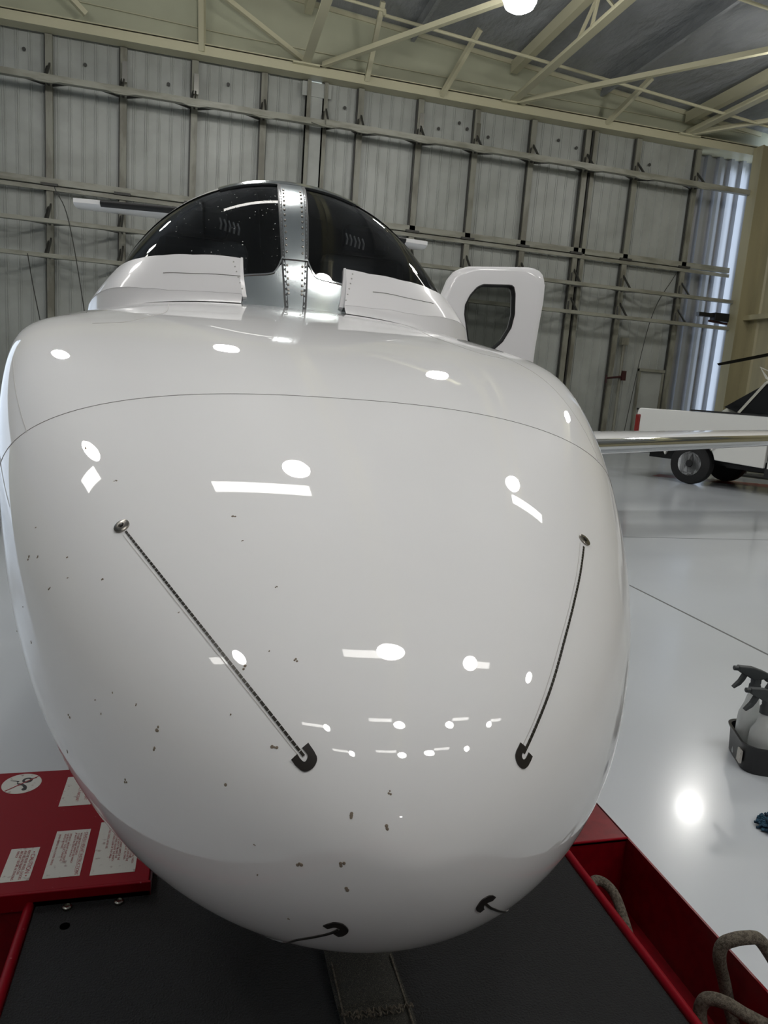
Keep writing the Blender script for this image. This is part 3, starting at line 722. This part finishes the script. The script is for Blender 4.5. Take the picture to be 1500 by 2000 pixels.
MB().tube([(0, 1.72, .62), (0, 1.55, .50)], .04, 10).build('nose_strut', 'silver', jet)
MB().lathe([(.05, -.05), (.13, -.05), (.15, -.02), (.15, .02), (.13, .05), (.05, .05)], (0, 1.55, .412), 24, (1,0,0)).build('nose_wheel', 'tyre', jet, smooth=True)

# ------------------------------------------------------------------ the red tug
tug = thing('aircraft_tug', 'red towbarless aircraft tug with black deck mat under the jet nose', 'tug', (0, 0, 0))
YB = -3.4; YE = 2.7; XI0, XI1, XO0, XO1 = -.668, .711, -.895, .933
MB().box(XO0, XO1, YB, 1.33, .03, .045).box(XI0, XO1, 1.33, YE, .03, .045).box(XI0, XI1, YB, YE-.1, .045, .236).build('chassis', 'red_paint', tug)
MB().box(XI0+.012, XI1-.012, YB, .94, .236, .25).build('deck_mat', 'mat_black', tug, bevel=.003)
MB().tube([(XI0, YB, .252), (XI0, .80, .252)], .011, 10).build('deck_rail', 'red_worn', tug, smooth=True)
MB().tube([(XI1, YB, .252), (XI1, .83, .252), (XI1, 1.4, .252)], .011, 10).build('deck_rail', 'red_worn', tug, smooth=True)
MB().box(XO1-.006, XO1, YB, YE, .03, .25).build('side_wall', 'red_paint', tug)
MB().box(XO0, XO0+.006, YB, 1.33, .03, .25).build('side_wall', 'red_paint', tug)
MB().box(XI1+.012, XO1-.002, .826, YE, .238, .25).box(XI1, XO1-.004, .826, .834, .045, .246).build('side_deck', 'red_paint', tug)
MB().tube([(XI1+.012, .826, .248), (XO1-.003, .826, .248)], .0035, 8).build('deck_lip', 'red_worn', tug)
MB().box(XO0, XO1, YB-.9, YB, .12, .92).build('unseen_rear_cowl', 'red_paint', tug, bevel=.03)  # unseen rear body, added to dim floor bounce and mirror dark red on the nose
for wx in (-.8, .8):
    MB().lathe([(.08, -.09), (.19, -.09), (.21, -.06), (.21, .06), (.19, .09), (.08, .09)], (wx, YB-.5, .21), 28, (1,0,0)).build('tug_wheel', 'tyre', tug, smooth=True)
# control cover on the left, with its placards
cv = MB().box(XO0, -.405, .795, 1.33, .262, .285).box(XO0, -.40, .789, .797, .24, .285).build('control_cover', 'red_worn', tug, bevel=.002)
MB().box(-.66, -.40, .789, .86, .236, .262).box(XO0, XI0, .80, 1.33, .045, .262).build('cover_frame', 'red_paint', tug)
for x in (-.584, -.470):
    MB().lathe([(.0105, 0), (.0105, .006), (.007, .008), (.007, .005), (0, .005)], (x, .772, .25), 20).build('cover_bolt', 'silver', tug, smooth=True)
MB().lathe([(.011, 0), (.011, .0012), (0, .0012)], (-.579, .715, .2495), 18).build('mat_hole_shade', 'hole_shade_black', tug)  # flat disc on the mat, its black colour stands in for shade inside a hole
ZS = .2856
def sticker(x0, x1, y0, y1, name='placard'): return MB().box(x0, x1, y0, y1, ZS-.0006, ZS).build(name, 'sticker', tug)
s1 = sticker(-.745, -.679, .836, .960)
text('\u2022 CAUTION \u2022', 'placard_title', 'ink_red', s1, (-.694, .945, ZS+.0002), .0145, sx=1.12)
text('REMOVE REAR WHEEL CHOCKS\nAND RELEASE BRAKES ON\nAIRCRAFT BEFORE ACTIVATING\nWINCH', 'placard_text', 'ink_red', s1, (-.704, .950, ZS+.0002), .0088, sx=.86)
s2 = sticker(-.650, -.567, .836, 1.020)
text('CRADLE HEIGHT INSTRUCTIONS', 'placard_title', 'ink_red', s2, (-.579, 1.008, ZS+.0002), .0105, sx=1.08)
MB().box(-.5812, -.5805, .85, 1.008, ZS, ZS+.0002).build('placard_rule', 'ink_red', s2)
text('WITH AIRCRAFT ON CRADLE\nTO RAISE CRADLE HEIGHT USE WINCH\nIF SAFETY PIN IS NOT IN PLACE\n\nWITHOUT AIRCRAFT: RAISE CRADLE\nUSE BUCKET TO SELECT HEIGHT AS\nNOTED ON CHART\n\nWHEN PARKED: FULLY LOWER CRADLE', 'placard_text', 'ink_red', s2, (-.590, 1.006, ZS+.0002), .0068, sx=1.0)
s3 = sticker(-.544, -.440, .832, 1.045)
text('\n'.join(['CONNECT THE AIRCRAFT TO THE TUG ONLY WITH', 'THE NOSE WHEEL STRAIGHT AND THE STRAP', 'PLACED AROUND THE STRUT AS SHOWN IN THE', 'MANUAL. KEEP THE DECK CLEAR AT ALL TIMES.', '', 'DO NOT EXCEED THE TURNING LIMITS OF THE', 'AIRCRAFT. CHECK THE SAFETY PIN AND THE', 'CRADLE BEFORE MOVING. RELEASE THE WINCH', 'SLOWLY AND STAND CLEAR OF THE CABLE.', '', 'LOWER THE CRADLE AFTER USE.']), 'placard_text', 'ink_red', s3, (-.452, 1.036, ZS+.0002), .0072, sx=1.0)
s4 = sticker(-.668, -.585, 1.135, 1.285)
text('USE CORRECT HEIGHT\nTOW ADAPTER\nTO PROTECT AIRCRAFT', 'placard_text', 'ink_red', s4, (-.606, 1.272, ZS+.0002), .0115, sx=.95)
rd = MB().lathe([(.0525, ZS-.0006), (.0525, ZS), (0, ZS)], (-.79, 1.266, 0), 40).build('no_riding_sign', 'sticker', tug)
m = MB()
zt_ = ZS+.0003
def flat(pts): m.prism(pts, lambda p: (-.79+p[0], 1.266+p[1], ZS), lambda p: (-.79+p[0], 1.266+p[1], zt_))
m2 = MB()
def ringf(mb_, cx, cy, r0, r1, n=26):
    mb_.grid([[Vector((-.79+cx+r*math.cos(2*PI*k/n), 1.266+cy+r*math.sin(2*PI*k/n), z)) for k in range(n)] for r, z in ((r0, ZS), (r0, zt_), (r1, zt_), (r1, ZS))], close=True)
ringf(m, .012, .016, .007, .014)
flat([(-.034,.018),(-.008,.013),(-.012,.004),(-.016,.012),(-.034,.020)])
flat([(-.014,.004),(.004,-.002),(.016,-.014),(.02,-.026),(.012,-.028),(.004,-.012),(-.012,-.002)])
ringf(m, .013, -.031, .0, .0068)
flat([(.024,.022),(.036,.026),(.034,.029),(.022,.026)])
m.build('sign_figure', 'ink_black', rd)
MB().bar((-.79-.036, 1.266-.036, zt_+.0002), (-.79+.038, 1.266+.034, zt_+.0002), .0035, .0004).build('sign_slash', 'ink_red', rd)
# webbing strap lying on the mat
pts = smooth_path([(.072, -.1, .256), (.062, .33, .258), (.058, .40, .263), (.056, .52, .262), (.05, .8, .29), (.03, 1.1, .34)], 10)
m = MB(); rows = []
for i, p in enumerate(pts):
    w_ = .074; rows.append([(p.x-w_, p.y, p.z-.0015), (p.x-w_, p.y, p.z+.0015), (p.x-w_*.5, p.y, p.z+.004), (p.x, p.y, p.z+.0055), (p.x+w_*.5, p.y, p.z+.004), (p.x+w_, p.y, p.z+.0015), (p.x+w_, p.y, p.z-.0015)])
m.grid(rows, close=True)
sp = tag(m.build('winch_strap', 'strap', smooth=True), 'dark woven strap running under the nose across the black mat', 'strap')
m = MB(); r_ = random.Random(5); pts = []
for k in range(60): pts.append((-.012+.148*k/59+.003*math.sin(k*.7), .362+.006*math.sin(k*1.9)+.004*r_.random(), .270))
m.tube(pts, .0018, 6); m.tube([(a, b-.01, c) for a, b, c in pts[8:52]], .0014, 6)
m.build('stitching', 'rope', sp)
for sx in (-.066, .066): MB().tube([(p[0]+.06+sx, p[1], .2655) for p in ((0, .1), (0, .3), (-.002, .5))], .002, 6).build('strap_edge', 'rope', sp)
# rope lying in the right hand well
rp = smooth_path([(.735,.60,.07),(.742,.68,.17),(.762,.722,.2),(.792,.72,.2),(.806,.68,.19),(.806,.62,.15),(.80,.55,.10),(.78,.45,.075),(.80,.33,.07),(.86,.20,.08),(.90,.05,.08)], 12)
tag(MB().tube(rp, .0135, 14).build('tow_rope', 'rope', smooth=True, loc=(.735,.6,.07)), 'grey rope looping out of the well beside the deck rail', 'rope')
rp = smooth_path([(.86,.10,.06),(.90,.26,.06),(.915,.345,.12),(.894,.363,.2),(.866,.361,.27),(.869,.362,.305),(.888,.352,.325),(.915,.345,.332),(.945,.345,.325),(.968,.335,.30),(.985,.30,.26),(.99,.24,.2),(.97,.16,.12),(.96,.1,.02)], 12)
tag(MB().tube(rp, .0145, 14).build('tow_rope', 'rope', smooth=True, loc=(.86,.1,.06)), 'thick grey rope arching over the tug side wall', 'rope')
rp = smooth_path([(.80,.18,.06),(.808,.28,.10),(.799,.318,.17),(.803,.320,.208),(.818,.309,.222),(.842,.29,.222),(.877,.268,.208),(.93,.235,.20),(.96,.20,.262),(1.0,.12,.2),(1.02,.05,.02)], 12)
tag(MB().tube(rp, .0145, 14).build('tow_rope', 'rope', smooth=True, loc=(.8,.18,.06)), 'olive grey rope bend low in the corner of the well', 'rope')

# ------------------------------------------------------------------ white pickup
hx = Vector((.458, -.889, 0)).normalized(); ang = math.atan2(hx.y, hx.x)
# local axes: x forward, y to the truck's left (away from the camera)
tk = thing('pickup_truck', 'white long-bed pickup truck parked behind the wing', 'truck', (9.105, 11.424, 0), ang)
def arch(cx, r, a0, a1, n=14): return [(cx+r*math.cos(math.radians(a0+(a1-a0)*i/n)), .42+r*math.sin(math.radians(a0+(a1-a0)*i/n))) for i in range(n+1)]
side = [(-1.20,.66),(-1.235,.9),(-1.235,1.25),(-1.21,1.40),(-1.17,1.43),(1.42,1.455),(1.42,.52)]+arch(0, .50, 12, 172)
side = [(-1.20,.66),(-1.235,.9),(-1.235,1.25),(-1.21,1.40),(-1.17,1.43),(1.42,1.455),(1.42,.50),(.53,.54)]+arch(0, .52, 14, 168)+[(-.55,.60)]
bed = MB()
for y0 in (-.06, 1.90): bed.prism(side, lambda p: (p[0], y0, p[1]), lambda p: (p[0], y0+.09, p[1]))
bed.box(-1.2, 1.42, .03, 1.9, .80, .86).box(1.36, 1.42, .03, 1.9, .6, 1.44)
bd = bed.build('bed', 'truck_white', tk, bevel=.015, label='long white cargo bed')
MB().box(-1.24, -1.18, .03, 1.90, .70, 1.42).build('tailgate', 'truck_white', tk, bevel=.012)
fl = MB(); fl.grid([[(r*math.cos(a), -.06-d, .42+r*math.sin(a)) for a in [math.radians(35+110*i/20) for i in range(21)]] for r, d in ((.52, .0), (.53, .03), (.60, .028), (.64, 0))])
fl.build('wheel_flare', 'truck_white', bd, smooth=True)
MB().box(-.1, 1.42, -.065, .05, 1.445, 1.475).build('bed_rail_cap', 'rubber', bd)
MB().box(-1.0, 1.42, 1.88, 1.99, 1.44, 1.47).build('bed_rail_cap', 'rubber', bd)
MB().box(-1.245, -1.14, -.085, .05, .93, 1.30).build('tail_light', 'tail_red', tk, bevel=.02)
MB().box(-1.245, -1.14, 1.88, 2.0, .93, 1.30).build('tail_light', 'tail_red', tk, bevel=.02)
MB().box(-1.42, -1.22, -.02, 1.95, .48, .68).build('rear_bumper', 'caddy_black', tk, bevel=.02)
cab = [(1.46,.48),(1.46,1.46),(1.52,1.93),(1.75,1.98),(2.9,1.97),(3.6,1.50),(4.9,1.42),(5.0,1.25),(5.02,.55),(4.62,.5)]+[(4.1+.5*math.cos(math.radians(a)), .42+.5*math.sin(math.radians(a))) for a in range(10, 171, 16)]+[(3.58,.48)]
MB().prism(cab, lambda p: (p[0], -.03+max(0, p[1]-1.46)*.25, p[1]), lambda p: (p[0], 1.96-max(0, p[1]-1.46)*.25, p[1])).build('cab', 'truck_white', tk, bevel=.02)
MB().prism([(1.6,1.5),(1.66,1.88),(2.85,1.88),(3.3,1.5)], lambda p: (p[0], -.045+(p[1]-1.46)*.25, p[1]), lambda p: (p[0], -.02+(p[1]-1.46)*.25, p[1])).build('side_window', 'glass_dark', tk)
MB().prism([(2.98,1.93),(3.62,1.50),(3.66,1.51),(3.02,1.95)], lambda p: (p[0], .14, p[1]), lambda p: (p[0], 1.8, p[1])).build('front_window', 'glass_dark', tk)
MB().box(-1.1, 4.6, .45, 1.45, .42, .62).box(.6, 3.5, .3, 1.6, .40, .48).build('frame', 'rubber', tk)
MB().box(1.44, 3.5, -.04, .05, .34, .50).build('running_board', 'rubber', tk)
for x in (0, 4.1):
    for y, o in ((.0, -1), (1.65, 1)):
        wl_ = MB().lathe([(.22,.0),(.36,0),(.40,.03),(.41,.08),(.41,.18),(.40,.23),(.36,.26),(.22,.26)], (x, y, .41), 40, (0,1,0)).build('wheel', 'tyre', tk, smooth=True)
        yo = y if o < 0 else y+.26
        def sy(d): return yo-o*-1*0+(d if o < 0 else -d)
        m = MB().lathe([(.235,.0),(.24,.02),(.225,.03),(.215,.03)], (x, sy(0), .41), 36, (0, 1 if o < 0 else -1, 0))
        # steel disc with five windows
        n5 = 5; R_ = []
        for k in range(n5):
            a0 = 2*PI*k/n5+.3
            for (r0, r1, da0, da1) in ((.06, .215, .30, 2*PI/n5-.30+.0),):
                aa = [a0+da0+(da1-da0)*i/6 for i in range(7)]
                m.grid([[(x+r*math.cos(a), sy(dd), .41+r*math.sin(a)) for a in aa] for r, dd in ((.05, .0), (.11, .01), (.17, .045), (.22, .02))])
            aa = [a0-.30+.60*i/6 for i in range(7)]
            m.grid([[(x+r*math.cos(a), sy(dd), .41+r*math.sin(a)) for a in aa] for r, dd in ((.05, .0), (.11, .01), (.145, .03))])
            m.grid([[(x+r*math.cos(a), sy(dd), .41+r*math.sin(a)) for a in aa] for r, dd in ((.19, .035), (.22, .02))])
        m.build('rim', 'rim', wl_, smooth=True)
        MB().lathe([(.075, -.02), (.08, .0), (.06, .03), (.0, .03)] if 0 else [(.0,-.02),(.06,-.018),(.075,.0),(.075,.03)], (x, sy(0), .41), 16, (0, 1 if o < 0 else -1, 0)).build('hub', 'rubber', wl_, smooth=True)
        MB().lathe([(.215,.055),(0,.055)], (x, sy(0), .41), 24, (0, 1 if o < 0 else -1, 0)).build('brake_disc', 'rubber', wl_)

# ------------------------------------------------------------------ helicopter beyond the pickup
ha = Vector((.6, -.8, 0)); hang = math.atan2(ha.y, ha.x)
hc = thing('helicopter', 'white helicopter behind the pickup, rotor blade drooping above', 'helicopter', (11.513, 13.94, 0), hang)
# local x aft, local y to the far side
rows = []
for u, zt_h, zb_h, hw in ((-.02,1.40,1.34,.05),(.03,1.50,1.1,.25),(.15,1.585,.85,.45),(.5,1.60,.65,.68),(1.0,1.60,.55,.75),(2.0,1.62,.52,.78),(2.9,1.70,.6,.75),(3.5,1.75,.9,.6),(4.2,1.7,1.2,.4)):
    rows.append([(u, .75+hw*spow(math.cos(a), .7), (zt_h+zb_h)/2+(zt_h-zb_h)/2*spow(math.sin(a), .7)) for a in [2*PI*k/32 for k in range(32)]])
hb_ = MB().grid(rows, close=True); hb_.f.append(tuple(range(32))); hb_.v = [v for v in hb_.v]
hull = hb_.build('hull', 'heli_white', hc, smooth=True, angle=60)
MB().tube([(3.4,.75,1.5),(6,.75,1.6),(9,.75,1.75)], [.35,.18,.1], 20).build('tail_boom', 'heli_white', hc, smooth=True)
tr_ = lambda x, y, z: (x, y, z)
def green(poly, y0, y1): return MB().prism(poly, lambda p: (p[0], y0+(p[1]-1.5)*.28, p[1]), lambda p: (p[0], y1-(p[1]-1.5)*.28, p[1]))
green([(.19,1.58),(.53,1.47),(1.0,1.47),(3.2,1.6),(2.9,2.16),(1.02,2.18),(.95,2.16)], .06, 1.44).build('canopy_glass', 'glass_dark', hc)
m = MB().bar((.53,.04,1.47), (.97,.24,2.2), .06, .05).bar((.53,1.46,1.47), (.97,1.26,2.2), .06, .05).bar((.19,.75,1.60), (.95,.75,2.19), .05, .04)
m.bar((1.9,.04,1.5), (1.9,.25,2.2), .08, .05).bar((1.9,1.46,1.5), (1.9,1.25,2.2), .08, .05)
m.build('pillar', 'heli_white', hc)
MB().prism([(.93,2.17),(1.0,2.27),(1.5,2.33),(3.0,2.35),(3.2,2.15)], lambda p: (p[0], .2, p[1]), lambda p: (p[0], 1.3, p[1])).build('roof', 'heli_white', hc, bevel=.04)
MB().prism([(.77,2.57),(.95,2.36),(1.0,2.30),(.985,2.27),(.93,2.30)], lambda p: (p[0], .3, p[1]), lambda p: (p[0], .33, p[1])).prism([(1.0,2.30),(1.08,2.40),(1.3,2.36),(1.3,2.30)], lambda p: (p[0], .3, p[1]), lambda p: (p[0], .33, p[1])).bar((.78,.31,2.55), (1.3,.31,2.34), .02, .02).build('wire_cutter', 'heli_white', hc)
MB().prism([(1.4,2.33),(1.7,2.6),(3.2,2.6),(3.8,2.1),(3.8,1.8),(3,1.7)], lambda p: (p[0], .4, p[1]), lambda p: (p[0], 1.1, p[1])).build('mast_fairing', 'heli_white', hc, bevel=.05)
MB().tube([(2.2,.75,2.5),(2.2,.75,3.25)], .06, 12).build('rotor_mast', 'dark_steel', hc)
def w2l(p): d = Vector(p)-Vector((11.513, 13.94, 0)); return Vector((d.dot(ha), d.dot(Vector((.8,.6,0))), d.z))
tipw = w2l((14.25, 17.45, 2.81)); mast = Vector((2.2, .75, 3.22))
def blade(a, b, name='rotor_blade'):
    m = MB(); d = (b-a); sd = Vector((-d.y, d.x, 0)).normalized(); rows = []
    for t, cw in ((0,.08),(.1,.16),(.9,.17),(.97,.15),(1.0,.02)):
        p = a.lerp(b, t)+Vector((0,0,-.10*math.sin(PI*t)*0)); rows.append([p-sd*cw, p+Vector((0,0,.025)), p+sd*cw, p-Vector((0,0,.035))])
    m.grid(rows, close=True); m.f += [(0,1,2,3), tuple(range(16, 20))]; return m.build(name, 'blade_dark', hc)
blade(mast, tipw); blade(mast, mast-(tipw-mast)*.62)
for sy_ in (-.1, 1.6):
    MB().tube([(.2,sy_,.12),(.4,sy_,.05),(2.8,sy_,.05)], .04, 10).tube([(.9,sy_,.05),(.9,.4 if sy_ < 0 else 1.1,.65)], .03, 8).tube([(2.3,sy_,.05),(2.3,.4 if sy_ < 0 else 1.1,.65)], .03, 8).build('skid', 'dark_steel', hc)

# ------------------------------------------------------------------ cleaning caddy with bottles
cdx = Vector((1.945, 1.49, 0))
kd = thing('bottle_caddy', 'black plastic caddy on the floor holding spray bottles', 'caddy', (2.165, 1.52, 0), math.radians(-24))
def rr(hx_, hy_, r, z, n=8):
    out = []
    for cx, cy, a0 in ((hx_-r, hy_-r, 0), (-hx_+r, hy_-r, 90), (-hx_+r, -hy_+r, 180), (hx_-r, -hy_+r, 270)):
        for i in range(n+1): a = math.radians(a0+90*i/n); out.append((cx+r*math.cos(a), cy+r*math.sin(a), z))
    return out
rows = [rr(.185,.125,.06,.0), rr(.19,.13,.06,.008), rr(.196,.135,.06,.105), rr(.204,.142,.065,.118), rr(.206,.144,.065,.126), rr(.194,.133,.06,.124), rr(.186,.125,.055,.012), rr(.0001,.0001,.00005,.012)]
m = MB().grid(rows, close=True); m.f.append(tuple(range(35, -1, -1)))
m.build('bin', 'caddy_black', kd, smooth=True, angle=35)
MB().box(-.202, -.193, -.10, -.06, .03, .085).build('paper_tag', 'sticker', kd)
MB().tube(smooth_path([(.1,-.135,.12),(.1,-.09,.2),(.1,0,.23),(.1,.09,.2),(.1,.135,.12)], 6), .008, 10).build('handle', 'caddy_black', kd, smooth=True)
def spray(x, y, z0, hgt, wr, rz, lab, scale=1.0, white=False):
    t = thing('spray_bottle', lab, 'spray bottle', (x, y, z0), rz, 'spray bottles in the black caddy')
    s_ = hgt/.20; t.scale = (1.2, 1.2, 1.2)
    b = MB().lathe([(.0,0),(wr*.95,0),(wr,.006),(wr,.10*s_),(wr*.97,.12*s_),(wr*.62,.15*s_),(wr*.55,.165*s_),(.016,.185*s_),(.016,.20*s_)], n=28).build('bottle_body', 'bottle', t, smooth=True)
    b['label'] = 'translucent bottle body'
    zc = .185*s_
    MB().lathe([(.020,zc),(.020,zc+.024),(.016,zc+.030),(.014,zc+.05)], n=20).build('collar', 'trigger_grey', t, smooth=True)
    h = MB().prism([(.045,zc+.060),(.02,zc+.05),(-.012,zc+.044),(-.045,zc+.062),(-.072,zc+.074),(-.072,zc+.094),(-.02,zc+.092),(.02,zc+.080),(.052,zc+.066)], lambda p: (p[0], -.013, p[1]), lambda p: (p[0], .013, p[1]))
    h.prism([(-.014,zc+.03),(.016,zc+.03),(.016,zc+.06),(-.014,zc+.06)], lambda p: (p[0], -.012, p[1]), lambda p: (p[0], .012, p[1]))
    h.build('spray_head', 'trigger_grey', t, bevel=.004)
    MB().lathe([(.009,0),(.009,.016),(.006,.018),(0,.018)], (-.070, 0, zc+.084), 12, (-1,0,0)).build('nozzle', 'trigger_grey', t)
    MB().prism([(-.034,zc+.066),(-.050,zc+.066),(-.062,zc+.038),(-.082,zc+.012),(-.078,zc+.008),(-.056,zc+.024),(-.044,zc+.042)], lambda p: (p[0], -.009, p[1]), lambda p: (p[0], .009, p[1])).build('trigger', 'sticker' if white else 'trigger_grey', t, bevel=.002)
    return t
spray(2.045, 1.605, .012, .268, .04, math.radians(-14), 'tall clear spray bottle standing at the back left of the caddy')
spray(2.03, 1.51, .012, .218, .04, math.radians(-10), 'clear spray bottle at the front left corner of the caddy')
spray(2.165, 1.575, .012, .235, .04, math.radians(-20), 'clear spray bottle cut by the photo edge, behind the front one')
spray(2.20, 1.44, .012, .15, .04, math.radians(15), 'spray bottle with pale trigger at the photo edge', white=True)
tag(MB().lathe([(0,0),(.034,0),(.034,.11),(.030,.12),(.0,.12)], n=24).build('wax_jar', 'caddy_black', smooth=True, loc=None), 'dark jar with pale lid standing in the caddy front', 'jar').location = (2.285, 1.43, .012)
l_ = MB().lathe([(.037,.112),(.037,.126),(.0,.128)], n=24).build('jar_lid', 'sticker', bpy.data.objects['wax_jar'], smooth=True)

# blue chenille duster on the floor
m = MB(); r_ = random.Random(11); cx, cy = 1.775, 1.115
for k in range(330):
    a = r_.uniform(0, 2*PI); e = math.asin(r_.uniform(.02, 1)); L = r_.uniform(.75, 1.05)
    d = Vector((math.cos(a)*math.cos(e)*.075, math.sin(a)*math.cos(e)*.075, math.sin(e)*.045)); b = Vector((cx, cy, .008))+d*.55; t = Vector((cx, cy, .008))+d*L
    bend = Vector((r_.uniform(-1, 1), r_.uniform(-1, 1), r_.uniform(-1, .3)))*.005
    m.tube([b, (b+t)/2+bend*.5, t+bend], [.0040, .0050, .0042], 6)
MBD = MB().lathe([(.05,0),(.055,.01),(.04,.03),(0,.035)], (cx, cy, .002), 18)
m.add(MBD.v, MBD.f)
tag(m.build('microfibre_mop', 'microfibre', smooth=True, weld=False, loc=(cx, cy, 0)), 'blue shaggy microfibre mop head lying on the shiny floor', 'mop')
